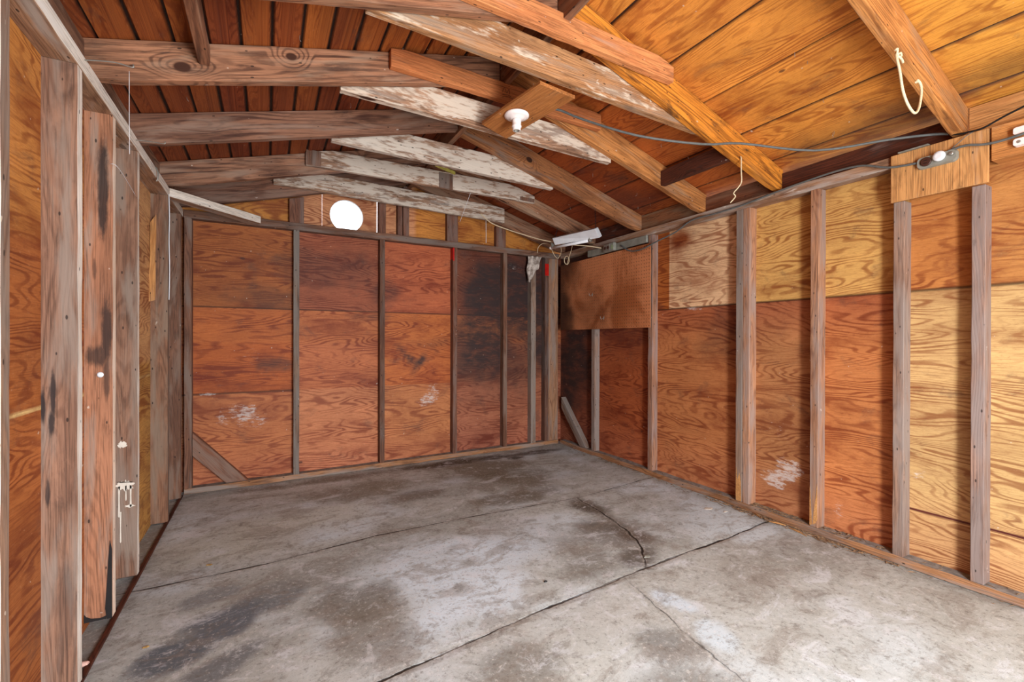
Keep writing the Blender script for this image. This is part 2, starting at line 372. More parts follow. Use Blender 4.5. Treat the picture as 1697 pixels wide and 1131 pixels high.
def lathe(name, prof, mat, M, parent=None, seg=40):
    """prof: (radius, z) pairs turned about local Z"""
    bm = bmesh.new(); rings = []
    for r, z in prof: rings.append([bm.verts.new((r*math.cos(2*math.pi*k/seg), r*math.sin(2*math.pi*k/seg), z)) for k in range(seg)])
    for a, b in zip(rings, rings[1:]):
        for k in range(seg):
            f = bm.faces.new((a[k], a[(k+1) % seg], b[(k+1) % seg], b[k])); f.smooth = True
    bm.faces.new(rings[0][::-1]); bm.faces.new(rings[-1]); bmesh.ops.recalc_face_normals(bm, faces=bm.faces)
    me = bpy.data.meshes.new(name); bm.to_mesh(me); bm.free()
    return link(name, me, mat, parent, M)
def grid_vals(a, b, step, extra=()):
    n = max(1, round((b-a)/step)); v = [a+(b-a)*i/n for i in range(n+1)]
    for e in extra:
        for q in (e-.012, e-.003, e+.003, e+.012):
            if a < q < b: v.append(q)
    v = sorted(v); out = [v[0]]
    for q in v[1:]:
        if q-out[-1] > .0012: out.append(q)
    return out
class Sheet:
    """dense surface with per-point colour; faces collected over several grids into one mesh"""
    def __init__(s): s.v = []; s.f = []; s.uv = []; s.base = []; s.mask = []
    def pt(s, p, uv, base, mask):
        s.v.append(p); s.uv.append(uv); s.base.append(base); s.mask.append(mask); return len(s.v)-1
    def grid(s, us, vs, pos, uvf, colf, maskf, flip=False):
        n = len(vs); idx = []
        for u in us:
            for v_ in vs: idx.append(s.pt(pos(u, v_), uvf(u, v_), colf(u, v_), maskf(u, v_)))
        for i in range(len(us)-1):
            for j in range(n-1):
                q = (idx[i*n+j], idx[(i+1)*n+j], idx[(i+1)*n+j+1], idx[i*n+j+1])
                s.f.append(q[::-1] if flip else q)
    def build(s, name, mat, thick=.014, offset=1):
        me = bpy.data.meshes.new(name); me.from_pydata(s.v, [], s.f)
        uvl = me.uv_layers.new(name='UVMap')
        for l in me.loops: uvl.data[l.index].uv = s.uv[l.vertex_index]
        for nm, src in (('base', s.base), ('mask', s.mask), ('mask2', getattr(s, 'mask2', None))):
            if src is None: continue
            a = me.attributes.new(nm, 'FLOAT_COLOR', 'POINT'); flat = []
            for c in src: flat += [c[0], c[1], c[2], 1.]
            a.data.foreach_set('color', flat)
        me.uv_layers.active = uvl; me.update()
        o = link(name, me, mat)
        if thick:
            md = o.modifiers.new('thickness', 'SOLIDIFY'); md.thickness = thick; md.offset = offset
        return o

# ------------------------------------------------------------------ floor
J1 = [(-.4, 2.84), (.58, 2.85), (1.19, 2.94), (1.94, 2.945), (2.745, 2.905), (3.5, 3.01), (4, 3.05)]
J2 = [(-.4, 1.60), (.97, 1.68), (1.38, 1.735), (1.72, 1.777), (2.13, 1.816), (2.6, 1.857), (3.12, 1.877), (3.56, 1.923), (4, 1.95)]
C3 = [(2.724, 2.914), (2.693, 2.452), (2.603, 2.122), (2.53, 2.0), (2.405, 1.845)]
C4 = [(2.224, 1.80), (2.176, 1.498), (2.133, 1.266), (2.10, .9)]
def floor_cols(x, y):
    c = lin((190, 188, 185)); b = lin
    n = nz(x*.9, y*.9, 3, 4); c = mixc(c, b((150, 146, 140)), sm(-.1, .6, n)*.6)
    wash = nz(x*1.3+9, y*1.8, 5, 5)
    c = mixc(c, b((210, 216, 224)), sm(-.1, .5, wash)*.8)
    if y < 1.76: c = mixc(c, b((184, 178, 172)), .5)
    for (cx, cy, rx, ry, an, col, st, sh) in (
        (1.5, 2.35, .62, .34, .2, (218, 225, 236), .85, .7), (1.35, 1.98, .45, .16, .15, (220, 226, 236), .85, .6),
        (2.1, 2.45, .35, .3, 0, (192, 196, 204), .6, .8), (2.95, 2.25, .45, .24, 0, (190, 192, 196), .6, .6),
        (.8, 3.4, .6, .3, .2, (200, 196, 186), .75, .7), (.3, 3.1, .3, .2, .2, (194, 190, 180), .6, .7),
        (1.75, 3.25, .5, .2, 0, (196, 194, 190), .6, .6), (3.1, 3.7, .4, .5, 0, (176, 174, 164), .5, .8),
        (2.29, 1.55, .06, .13, .3, (206, 212, 222), .9, .3), (2.25, 1.30, .08, .12, -.4, (206, 212, 220), .85, .3), (1.5, 1.25, .4, .25, 0, (196, 192, 186), .5, .5),
        (2.0, 1.6, .2, .12, 0, (190, 184, 180), .6, .5),
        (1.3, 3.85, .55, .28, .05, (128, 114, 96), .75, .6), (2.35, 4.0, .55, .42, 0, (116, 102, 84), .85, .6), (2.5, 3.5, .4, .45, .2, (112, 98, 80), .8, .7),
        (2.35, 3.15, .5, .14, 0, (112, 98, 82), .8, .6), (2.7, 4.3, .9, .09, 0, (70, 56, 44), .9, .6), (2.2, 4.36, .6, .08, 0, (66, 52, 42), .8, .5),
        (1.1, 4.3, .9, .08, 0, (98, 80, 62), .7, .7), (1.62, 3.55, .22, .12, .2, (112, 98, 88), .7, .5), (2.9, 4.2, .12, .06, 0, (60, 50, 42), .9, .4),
        (2.70, 2.68, .15, .26, .1, (84, 70, 58), .95, .5), (2.6, 2.35, .22, .32, .1, (88, 74, 62), .9, .6), (2.3, 2.2, .3, .2, .5, (128, 118, 110), .6, .7), (2.66, 2.15, .12, .22, .3, (92, 70, 56), .85, .5), (2.45, 1.97, .22, .13, .2, (84, 70, 60), .85, .5),
        (2.1, 1.98, .25, .12, .2, (120, 112, 104), .6, .6),
        (.29, 2.2, .16, .1, .3, (92, 96, 104), .95, .3), (.45, 2.33, .2, .14, .5, (88, 92, 102), .9, .3), (.45, 2.05, .28, .1, .5, (104, 104, 108), .8, .4), (.6, 2.47, .2, .1, .3, (108, 110, 116), .75, .4), (.36, 2.62, .16, .08, .3, (122, 122, 126), .7, .4),
        (.9, 2.25, .24, .24, .3, (122, 114, 106), .85, .5), (.95, 1.98, .22, .22, .3, (126, 116, 106), .75, .5), (.8, 2.62, .3, .12, .2, (146, 140, 134), .6, .5),
        (.1, 1.95, .16, .2, 0, (116, 116, 118), .7, .5), (.3, 1.78, .22, .1, .4, (190, 184, 168), .8, .4),
        (1.4, 1.5, .2, .14, 0, (118, 110, 102), .7, .6), (2.02, 1.33, .16, .14, .3, (118, 112, 108), .75, .5), (1.8, 1.12, .3, .16, 0, (120, 112, 104), .7, .5),
        (1.95, 2.7, .28, .12, .2, (152, 142, 136), .6, .6), (1.6, 2.55, .1, .06, 0, (132, 122, 116), .6, .5), (3.25, 1.55, .35, .25, 0, (140, 132, 124), .6, .7), (2.8, 1.5, .3, .2, 0, (150, 140, 132), .6, .6)):
        if abs(x-cx) < rx*2.2+.4 and abs(y-cy) < ry*2.2+.5:
            c = mixc(c, b(col), st*blob(x, y, cx, cy, rx, ry, sh, 3.2, .55, an, cx*7+cy))
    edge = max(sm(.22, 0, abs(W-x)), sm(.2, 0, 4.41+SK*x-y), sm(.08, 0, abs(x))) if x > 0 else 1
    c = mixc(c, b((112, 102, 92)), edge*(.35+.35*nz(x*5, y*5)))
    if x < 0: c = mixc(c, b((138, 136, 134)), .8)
    return c
def yat(P, x):
    for (ax, ay), (bx, by) in zip(P, P[1:]):
        if ax <= x <= bx: return ay+(by-ay)*(x-ax)/(bx-ax)
    return P[-1][1] if x > P[-1][0] else P[0][1]
def xat(P, y):
    Q = sorted((b, a) for a, b in P); return yat(Q, y)
def floor_mask(x, y):
    return (y-yat(J1, x), y-yat(J2, x), x-xat(C3, y))
def floor_mask2(x, y):
    return (x-xat(C4, y), sm(1.80, 1.88, y)*sm(2.96, 2.88, y), sm(1.82, 1.76, y))
def floor_z(x, y): 
    d = segd(x, y, J2); return .002*nz(x*1.5, y*1.5) - .002 + (-.003*sm(.03, 0, d) if d < .03 else 0)
sh = Sheet()
xs = grid_vals(-.32, 3.95, .03); ys = grid_vals(-1.3, 4.75, .03)
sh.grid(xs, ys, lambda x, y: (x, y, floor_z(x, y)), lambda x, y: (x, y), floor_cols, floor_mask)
sh.mask2 = [floor_mask2(v[0], v[1]) for v in sh.v]
tag(sh.build('floor', M_CONC, .1, -1), kind='structure')
# outside ground
bm = bmesh.new(); bmesh.ops.create_grid(bm, x_segments=8, y_segments=8, size=20); me = bpy.data.meshes.new('ground'); bm.to_mesh(me); bm.free()
g = link('ground', me, M_GROUND); g.location = (1.8, 0, -.14); tag(g, kind='structure')

# ------------------------------------------------------------------ sheathing
def jitter(c, x, y, s=.12):
    n = nz(x*1.7, y*2.4, 11, 3); return tuple(v*(1+s*n) for v in c)
def right_cols(y, z):
    up_ = z > 1.512
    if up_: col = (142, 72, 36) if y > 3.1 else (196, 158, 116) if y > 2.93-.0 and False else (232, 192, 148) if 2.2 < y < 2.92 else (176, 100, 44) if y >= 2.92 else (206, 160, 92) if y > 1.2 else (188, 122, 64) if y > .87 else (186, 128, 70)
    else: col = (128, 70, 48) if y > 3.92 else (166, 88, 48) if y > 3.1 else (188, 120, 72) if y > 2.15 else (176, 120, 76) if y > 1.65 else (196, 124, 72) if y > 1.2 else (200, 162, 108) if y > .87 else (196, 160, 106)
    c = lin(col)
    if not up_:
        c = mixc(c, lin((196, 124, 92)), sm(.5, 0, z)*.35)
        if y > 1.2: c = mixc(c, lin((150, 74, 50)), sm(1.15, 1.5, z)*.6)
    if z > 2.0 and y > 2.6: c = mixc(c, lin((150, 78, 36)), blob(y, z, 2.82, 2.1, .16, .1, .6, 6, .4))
    if abs(z-1.512) < .0035: c = tuple(v*.3 for v in c)
    if abs(z-.305) < .005 and y < 1.2: c = lin((92, 36, 30))
    return jitter(c, y, z)
def right_mask(y, z):
    d = 0; wv = 0
    if y > 3.9: d = max(d, .95*blob(y, z, 4.3, 1.0, .5, .55, .5, 3, .4)); d = max(d, .85*sm(1.3, 1.7, z))
    if 3.1 < y <= 3.95: d = max(d, .35*sm(.9, 1.3, z))
    if 1.9 < y < 3.1: d = max(d, .5*blob(y, z, 2.35, 1.28, .3, .22, .7, 4, .5))
    for cx, cy, rx, rz, s in ((1.85, .38, .12, .16, 1.1), (1.97, .24, .14, .1, 1.15), (1.95, .62, .2, .12, .6), (1.55, .18, .05, .2, .8), (3.6, 1.1, .3, .2, .45), (3.5, .8, .3, .2, .3), (1.15, .5, .06, .06, .8), (2.65, 1.5, .14, .025, .95)):
        if abs(y-cx) < rx*2 and abs(z-cy) < rz*2: wv = max(wv, s*blob(y, z, cx, cy, rx, rz, .7, 8, .6))
    return (d, wv, 0)
sh = Sheet()
ys = grid_vals(-1.25, 4.66, .035, extra=(1.2, 2.92)); zs = grid_vals(0, 2.262, .035, extra=(1.512, .305))
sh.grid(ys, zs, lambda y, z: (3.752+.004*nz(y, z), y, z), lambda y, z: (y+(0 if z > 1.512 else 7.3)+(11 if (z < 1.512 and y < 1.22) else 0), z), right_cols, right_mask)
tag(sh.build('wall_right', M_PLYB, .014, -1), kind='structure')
def left_cols(y, z):
    c = lin((184, 122, 60)) if z > 1.55 else lin((164, 96, 48))
    if y > 3.0: c = lin((214, 164, 112)) if z > 1.1 else lin((200, 150, 80))
    if abs(z-1.0) < .0035: c = lin((214, 180, 120))
    return jitter(c, y, z, .2)
sh = Sheet(); ys = grid_vals(-1.25, 4.5, .04); zs = grid_vals(0, 2.262, .04, extra=(1.0,))
sh.grid(ys, zs, lambda y, z: (-.107, y, z), lambda y, z: (y+31, z+5), left_cols, lambda y, z: (0, 0, 0), flip=True)
tag(sh.build('wall_left', M_PLYB, .014, -1), kind='structure')
def roof_z(x, top=True):
    t = 1-abs(x-1.83)/1.83
    return (2.432 + (.496 if x <= 1.83 else .53)*t) if top else (2.264 + .503*t)
def back_cols(x, z):
    if z > 2.26:
        c = lin((196, 128, 56)) if x > 1.9 or x < .8 else lin((206, 144, 100))
        return jitter(c, x, z)
    if z > 1.502: c = lin((164, 94, 44)) if x < .8 else lin((156, 86, 56)) if x < 1.57 else lin((182, 98, 60)) if x < 2.32 else lin((120, 66, 44))
    elif z > .782: c = lin((178, 92, 38)) if x < .8 else lin((184, 106, 64)) if x < 1.57 else lin((188, 104, 50)) if x < 2.32 else lin((140, 84, 58))
    else: c = lin((188, 114, 68)) if x < .8 else lin((196, 124, 82)) if x < 1.57 else lin((192, 122, 74)) if x < 2.32 else lin((160, 98, 70))
    if z < 1.5 and z > 1.2: c = mixc(c, lin((190, 110, 54)), .4)
    c = mixc(c, lin((172, 98, 78)), .35*sm(.4, .0, z))
    if abs(z-1.502) < .0035 or (abs(z-.782) < .0035 and x < .8): c = tuple(v*.35 for v in c)
    return jitter(c, x, z)
def back_mask(x, z):
    d = 0; wv = 0
    if x > 2.3 and z < 2.26:
        d = max(d, 1.0*blob(x, z, 3.0, 1.7, .70, .5, .4, 2.4, .3), .95*blob(x, z, 2.72, 1.2, .46, .55, .6, 2.5, .4), .95*blob(x, z, 3.4, 1.6, .35, .8, .5, 3, .4), .5*blob(x, z, 3.1, .9, .25, .4, .6, 3, .5))
    for cx, cy, rx, rz, s, an in ((.62, 1.02, .16, .06, .7, 0), (1.95, .98, .12, .04, .9, 1), (1.78, 1.12, .1, .05, .9, -.9), (1.86, 1.04, .12, .05, .9, -.7), (1.5, 1.45, .3, .04, .5, 0), (1.6, 1.7, .12, .14, .6, 0), (.55, 1.6, .3, .12, .45, 0), (2.1, 1.2, .3, .05, .3, 0), (1.05, 1.9, .5, .2, .35, 0)):
        if abs(x-cx) < rx*2.5+.1 and abs(z-cy) < rz*3+.1: d = max(d, s*blob(x, z, cx, cy, rx, rz, .6, 6, .7, an))
    for cx, cy, rx, rz, s in ((.42, .58, .24, .12, 1.05), (.5, .52, .16, .14, .8), (.45, 1.08, .14, .14, .6), (.6, 1.2, .1, .2, .45), (2.02, .6, .15, .12, 1.1), (2.12, .7, .1, .12, .9), (1.9, .75, .2, .2, .45), (2.7, .3, .25, .1, .5), (2.65, .9, .2, .3, .3), (1.2, 1.2, .3, .3, .25), (.15, .78, .14, .02, 1.1), (3.1, 2.05, .2, .1, .7)):
        if abs(x-cx) < rx*2 and abs(z-cy) < rz*2: wv = max(wv, s*blob(x, z, cx, cy, rx, rz, .8, 7, .6))
    return (d, wv, 0)
YB = 4.505                                     # back sheathing plane (skewed)
sh = Sheet(); bp = lambda x, z: (x, sk(YB, x)+.003*nz(x*1.3, z*1.3), z)
uvb = lambda x, z: (x+(3.7 if z > 1.502 else 0)+(9.1 if z < .782 and x < .8 else 0), z)
sh.grid(grid_vals(-.11, 3.76, .035, extra=(.8,)), grid_vals(0, 2.26, .035, extra=(1.502, .782)), bp, uvb, back_cols, back_mask)
XA, XB = 1.033, 1.528
def gable(xa, xb, z0f):
    us = grid_vals(xa, xb, .04); vs = [i/8 for i in range(9)]
    zz = lambda x, v: z0f + (roof_z(x)-z0f)*v
    sh.grid(us, vs, lambda x, v: bp(x, zz(x, v)), lambda x, v: (x*.9+4, zz(x, v)), lambda x, v: back_cols(x, max(2.261, zz(x, v))), lambda x, v: back_mask(x, zz(x, v)))
gable(-.11, XA-.004, 2.26); gable(XB+.004, 3.76, 2.26); gable(XA-.004, XB+.004, 2.64)
WC = (1.25, 2.405); WR = .152                  # the round gable window
rows = []
rect = []
NS = 72
for i in range(NS):
    a = 2*math.pi*i/NS; ca, sa = math.cos(a), math.sin(a)
    tx = ((XB-WC[0])/ca if ca > 0 else (XA-WC[0])/ca) if abs(ca) > 1e-6 else 9
    tz = ((2.64-WC[1])/sa if sa > 0 else (2.18-WC[1])/sa) if abs(sa) > 1e-6 else 9
    t = min(tx, tz); rect.append((ca, sa, t))
for k in range(5):
    row = []
    for ca, sa, t in rect:
        rr = WR + (t-WR)*k/4; x, z = WC[0]+ca*rr, WC[1]+sa*rr
        row.append(sh.pt(bp(x, z), (x*.9+4, z), back_cols(x, 2.3), (0, 0, 0)))
    rows.append(row)
for a, b in zip(rows, rows[1:]):
    for i in range(NS): sh.f.append((a[i], b[i], b[(i+1) % NS], a[(i+1) % NS])[::-1])
tag(sh.build('wall_back', M_PLYB, .014, 1), kind='structure')
# round window: ring frame + pane
win = bpy.data.objects.new('window_1', None); C.objects.link(win); win.matrix_world = Matrix.Translation((WC[0], sk(YB, WC[0])+.02, WC[1])); tag(win, kind='structure')
RX = Matrix.Translation((WC[0], sk(YB, WC[0])+.016, WC[1])) @ Matrix.Rotation(SK, 4, 'Z') @ Matrix.Rotation(-math.pi/2, 4, 'X')
bmf = bmesh.new(); prof = [(WR-.004, -.004), (WR+.02, -.0), (WR+.02, .02), (WR-.004, .02)]; rg = []
for r, z in prof: rg.append([bmf.verts.new((r*math.cos(2*math.pi*k/48), r*math.sin(2*math.pi*k/48), z)) for k in range(48)])
for i in range(4):
    for k in range(48): bmf.faces.new((rg[i][k], rg[i][(k+1) % 48], rg[(i+1) % 4][(k+1) % 48], rg[(i+1) % 4][k]))
bmesh.ops.recalc_face_normals(bmf, faces=bmf.faces); me = bpy.data.meshes.new('window_frame'); bmf.to_mesh(me); bmf.free()
link('window_frame', me, M_FIX, win, RX)
lathe('window_pane', [(WR-.004, .008), (WR-.004, .011)], M_GLASS, RX, win, 48)

# ------------------------------------------------------------------ roof sheathing
SLL = math.hypot(.5, 1.83)/1.83
lseams = [-.13+.1225*i for i in range(16)]; rseams = [2.155, 2.54, 2.885, 3.255, 3.6]
def roof_cols_l(x, y):
    c = lin((134, 64, 32)); bi = int((x+.13)/.1225); rr = random.Random(bi*7+3).random()
    c = mixc(c, lin((196, 116, 48)), rr*.55); c = mixc(c, lin((128, 60, 34)), sm(2.3, 3.2, y)*.6)  # darker red toward the back: part wood tone, part painted light falloff
    if y < 2.4 and x > .9: c = mixc(c, lin((204, 120, 50)), .4)
    if min(abs(x-s) for s in lseams) < .0045: c = lin((26, 14, 10))
    return jitter(c, x*3, y, .2)
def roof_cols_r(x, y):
    c = mixc(lin((214, 142, 60)), lin((176, 92, 38)), sm(1.7, 2.3, y)); c = mixc(c, lin((140, 62, 30)), sm(2.3, 3.3, y))  # golden to red by depth; redder wood plus light falloff painted in
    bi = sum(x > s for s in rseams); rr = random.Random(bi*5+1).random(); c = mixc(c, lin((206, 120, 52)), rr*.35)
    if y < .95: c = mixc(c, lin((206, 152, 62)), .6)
    if min(abs(x-s) for s in rseams) < .0045: c = lin((52, 26, 14))
    return jitter(c, x*3, y, .2)
def roof_mask(x, y):
    d = .55*blob(x, y, 3.6, 1.2, .2, .6, .7, 5, .5) + .5*blob(x, y, 3.15, 2.95, .12, .12, .5, 6, .5)+.4*blob(x, y, 3.5, 3.2, .3, .5, .7, 5, .5)
    return (min(1, d), .0, 0)
def uvl(x, y): bi = int((x+.43)/.1225); return (y*1.0+bi*3.7, x*SLL*1.4)
def uvr(x, y): bi = sum(x > s for s in rseams); return (y+bi*5.3+60, x*SLL)
def zroof(x, seams):
    g = min(abs(x-s) for s in seams); return roof_z(x)+(.010 if g < .0045 else 0)
sh = Sheet(); ys = grid_vals(-1.25, 4.72, .06)
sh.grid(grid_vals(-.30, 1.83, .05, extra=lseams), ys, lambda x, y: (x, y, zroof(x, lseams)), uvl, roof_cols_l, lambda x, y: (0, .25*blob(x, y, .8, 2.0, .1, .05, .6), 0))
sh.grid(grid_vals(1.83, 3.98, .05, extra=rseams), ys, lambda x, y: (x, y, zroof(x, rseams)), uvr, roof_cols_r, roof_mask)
tag(sh.build('ceiling', M_ROOF, .02, 1), kind='structure')
# front wall with the open doorway behind the camera
FW = bpy.data.meshes.new('wall_front'); bm = bmesh.new()
def fq(x0, x1, z0a, z1a, z0b=None, z1b=None):
    z0b = z0a if z0b is None else z0b; z1b = z1a if z1b is None else z1b
    vs = [bm.verts.new((x, y, z)) for y in (-1.25, -1.22) for x, z in ((x0, z0a), (x1, z0b), (x1, z1b), (x0, z1a))]
    for q in ((0, 1, 2, 3), (7, 6, 5, 4), (0, 4, 5, 1), (1, 5, 6, 2), (2, 6, 7, 3), (3, 7, 4, 0)): bm.faces.new([vs[i] for i in q])
fq(-.12, .55, 0, roof_z(-.12), 0, roof_z(.55)); fq(.55, 1.83, 2.1, roof_z(.55), 2.1, roof_z(1.83)); fq(1.83, 3.1, 2.1, roof_z(1.83), 2.1, roof_z(3.1)); fq(3.1, 3.78, 0, roof_z(3.1), 0, roof_z(3.78))
bm.to_mesh(FW); bm.free(); tag(link('wall_front', FW, M_OUT), kind='structure')

# ------------------------------------------------------------------ plates and sills
def lab(o, l, c, **k): return tag(o, label=l, cat=c, **k)
lab(box('top_plate', -.1, 0, -1.2, 4.41, 2.2, 2.262, [M_PLATE, M_EDGE], 'y', matsel=lambda k: 1 if k == 1 else 0), 'long pale-edged top plate on the left wall studs', 'top plate')
lab(box('top_plate', W, W+.09, .85, 4.52, 2.2, 2.262, M_PLATE, 'y'), 'long dusty top plate along the right wall studs, under the grey cable', 'top plate')
lab(box('top_plate', .002, 3.655, 4.412, 4.502, 2.2, 2.262, M_STUDB, 'x', SK), 'long brown top plate across the back wall under the round window', 'top plate')
lab(box('sill_plate', W, W+.088, -1.2, 4.52, 0, .045, [M_SILL, M_DUST], 'y', matsel=lambda k: 1 if k == 2 else 0, jit=.003), 'long worn sill plate at the foot of the right wall', 'sill plate')
lab(box('sill_plate', .005, 3.65, 4.412, 4.50, 0, .045, [M_SILL, M_DUST], 'x', SK, matsel=lambda k: 1 if k == 2 else 0, jit=.002), 'long dusty sill plate at the foot of the back wall', 'sill plate')
lab(box('edge_strip', -.014, .004, -1.2, 4.38, -.004, .010, M_DARK, 'y', bev=.001), 'thin dark wooden strip along the slab edge below the left studs', 'wood strip')

# ------------------------------------------------------------------ left wall studs
def stud(x0, x1, y0, y1, z0, z1, mats, label, skew=0, color=None, lean=0, matsel=None, group=None):
    q = boxq(x0, x1, y0, y1, z0, z1, 'z', skew)
    if lean: q[1] = [(a+lean, b, c) for a, b, c in q[1]]
    o = prism('wall_stud', q, mats, color=color, matsel=matsel); return tag(o, label=label, cat='wall stud', group=group)
ls = [(-.10, 1.605, 1.655, M_EDGE, 'pale bare stud at the extreme left edge of the photo', (1.02, .92, .82)),
      (-.102, 2.130, 2.180, M_STUDL1, 'widest-looking brown left-wall stud with a row of black scorch marks', (.98, .96, .96)),
      (-.10, 2.545, 2.592, M_STUDL2, 'left-wall stud with black mould, a metal disc and a tar-black foot', (1.08, .94, .84)),
      (-.10, 2.970, 3.012, M_STUDL, 'left-wall stud with cream paint splashes near its foot', (.95, .92, .9)),
      (-.10, 3.785, 3.830, M_STUDL, 'knotty dark brown left-wall stud with a white wire on its edge', (.86, .78, .7)),
      (-.10, 4.300, 4.345, M_STUDL, 'dark brown left-wall stud standing in the back left corner', (.82, .76, .74))]
LS = []
for i, (x0, y0, y1, m, l, col) in enumerate(ls):
    foot = .035 if i == 2 else .022 if i == 3 else .006
    LS.append(stud(x0, 0, y0, y1, foot, 2.2, [m, M_EDGE] if 0 < i < 4 else [m, M_GREY], l, color=col, matsel=lambda k: 1 if k == 1 and True else 0))
def local_part(name, bm, mat, parent):
    me = bpy.data.meshes.new(name); bm.to_mesh(me); bm.free(); return link(name, me, mat, parent, Matrix())
def flat_patch(pts, y, th=.002, axis='y'):
    """irregular thin raised patch from an outline given in (x,z)"""
    bm = bmesh.new(); a = [bm.verts.new((x, y, z) if axis == 'y' else (y, x, z)) for x, z in pts]; b = [bm.verts.new((x, y-th, z) if axis == 'y' else (y-th, x, z)) for x, z in pts]
    bm.faces.new(a); bm.faces.new(b[::-1])
    for i in range(len(a)): bm.faces.new((a[i], b[i], b[(i+1) % len(a)], a[(i+1) % len(a)]))
    bmesh.ops.recalc_face_normals(bm, faces=bm.faces); return bm
def splat(cx, cz, r, n=26, seed=0, sx=1., sz=1.):
    rr = random.Random(seed); return [(cx+sx*r*math.cos(2*math.pi*i/n)*(1+.35*rr.uniform(-1, 1)), cz+sz*r*math.sin(2*math.pi*i/n)*(1+.35*rr.uniform(-1, 1))) for i in range(n)]
ys3 = 2.9685
tag(local_part('paint_splash', flat_patch(splat(-.058, .70, .017, seed=3), ys3), M_PAINT, LS[3]), label='small cream paint spot')
bm = flat_patch(splat(-.05, .492, .034, 40, seed=5, sz=.7), ys3)
tag(local_part('paint_splash', bm, M_PAINT, LS[3]), label='large cream paint splash with drips')
for xa, za, zb, wd in ((-.072, .49, .34, .004), (-.066, .36, .21, .003), (-.045, .49, .42, .003), (-.026, .49, .385, .004)):
    local_part('paint_drip', flat_patch([(xa-wd, za), (xa-wd*.7, (za+zb)/2), (xa-wd, zb), (xa, zb-.008), (xa+wd, zb), (xa+wd*.6, (za+zb)/2), (xa+wd, za)], ys3), M_PAINT, LS[3])
local_part('paint_splash', flat_patch(splat(-.03, .385, .014, 22, seed=9, sx=1.4, sz=.5), ys3), M_PAINT, LS[3])
# stud 2: tar foot, metal disc
local_part('tar_foot', flat_patch([(-.018, .035), (-.001, .035), (-.001, .33), (-.008, .37), (-.014, .28), (-.02, .15), (-.024, .08)], 2.5435), M_TAR, LS[2])
local_part('tar_foot', flat_patch([(-.099, .036), (-.02, .036), (-.02, .05), (-.04, .044), (-.07, .05), (-.085, .06), (-.094, .075), (-.099, .06)], 2.5435), M_TAR, LS[2])
lathe('metal_disc', [(.011, 0), (.012, .002), (.006, .004), (.002, .003)], M_FIX, Matrix.Translation((-.04, 2.543, 1.083)) @ Matrix.Rotation(math.pi/2, 4, 'X'), LS[2], 20)
for k, (px, pz, r_, sz_) in enumerate(((-.035, 1.82, .022, 4.5), (-.02, 1.25, .02, 3.5), (-.045, 1.17, .03, .8), (-.015, 1.10, .012, 3))):
    pass
tube('hanging_wire', [(.003, 3.80, 2.21), (.006, 3.80, 2.05), (.004, 3.80, 1.9), (.007, 3.80, 1.7), (.004, 3.80, 1.5)], .003, M_FIX, label='white wire hanging down the edge of the knotty left stud', cat='wire')
# peeled veneer strip between studs
prism('veneer_strip', [[(-.095, 3.74, 1.48), (-.06, 3.735, 1.49), (-.06, 3.738, 1.49), (-.095, 3.743, 1.48)], [(-.085, 3.74, 2.0), (-.055, 3.735, 2.05), (-.055, 3.738, 2.05), (-.085, 3.743, 2.0)]], M_HEAD, bev=0, jit=.003).name
tag(bpy.data.objects['veneer_strip'], label='thin peeled wood strip standing left of the knotty stud', cat='wood strip')

# ------------------------------------------------------------------ back wall studs
bs = [(.006, .056, M_STUDB, 'brown stud at the left end of the back wall, above the wide diagonal brace', (1.15, 1.05, 1)),
      (.79, .837, M_GREY, 'grey back-wall stud, second from the left', (.85, .87, .86)),
      (1.54, 1.588, M_STUDB, 'dark brown back-wall stud right of the round window', (.74, .66, .62)),
      (2.296, 2.344, M_STUDB, 'red-topped brown stud in the middle right of the back wall', (.95, .8, .76)),
      (2.898, 2.946, M_STUDB, 'slim brown back-wall stud on the black-stained sheathing', (1.05, .95, .86)),
      (3.262, 3.328, M_GREY, 'grey back-wall stud behind the hanging rag', (1.12, 1.1, 1.05)),
      (3.455, 3.505, M_STUDB, 'dark red-topped corner stud at the right end of the back wall', (.72, .68, .7))]
BS = [stud(x0, x1, 4.412, 4.50, .045, 2.2, m, l, SK, col) for x0, x1, m, l, col in bs]
stud(3.515, 3.650, 4.425, 4.50, .045, 2.2, M_STUDR, 'broad tan corner post beside the left edge of the pegboard', SK, (.95, .88, .8))
bm = bmesh.new()
def pbox(name, parent, x0, x1, y0, y1, z0, z1, mat, skew=SK, bev=.0006, **k):
    o = prism(name, boxq(x0, x1, y0, y1, z0, z1, 'z', skew), mat, bev=bev, jit=0); 
    Mw = o.matrix_world.copy(); o.parent = parent; o.matrix_parent_inverse = Matrix(); o.matrix_local = parent.matrix_world.inverted() @ Mw
    return tag(o, **k)
pbox('paint_patch', BS[3], 2.2945, 2.298, 4.411, 4.49, 2.08, 2.199, M_RED, label='red paint on the stud top')
pbox('paint_patch', BS[3], 2.2945, 2.31, 4.4105, 4.413, 2.06, 2.199, M_RED, label='red paint on the front')
pbox('paint_patch', BS[6], 3.4535, 3.507, 4.4105, 4.413, 1.99, 2.13, M_RED, label='red paint on the stud top')
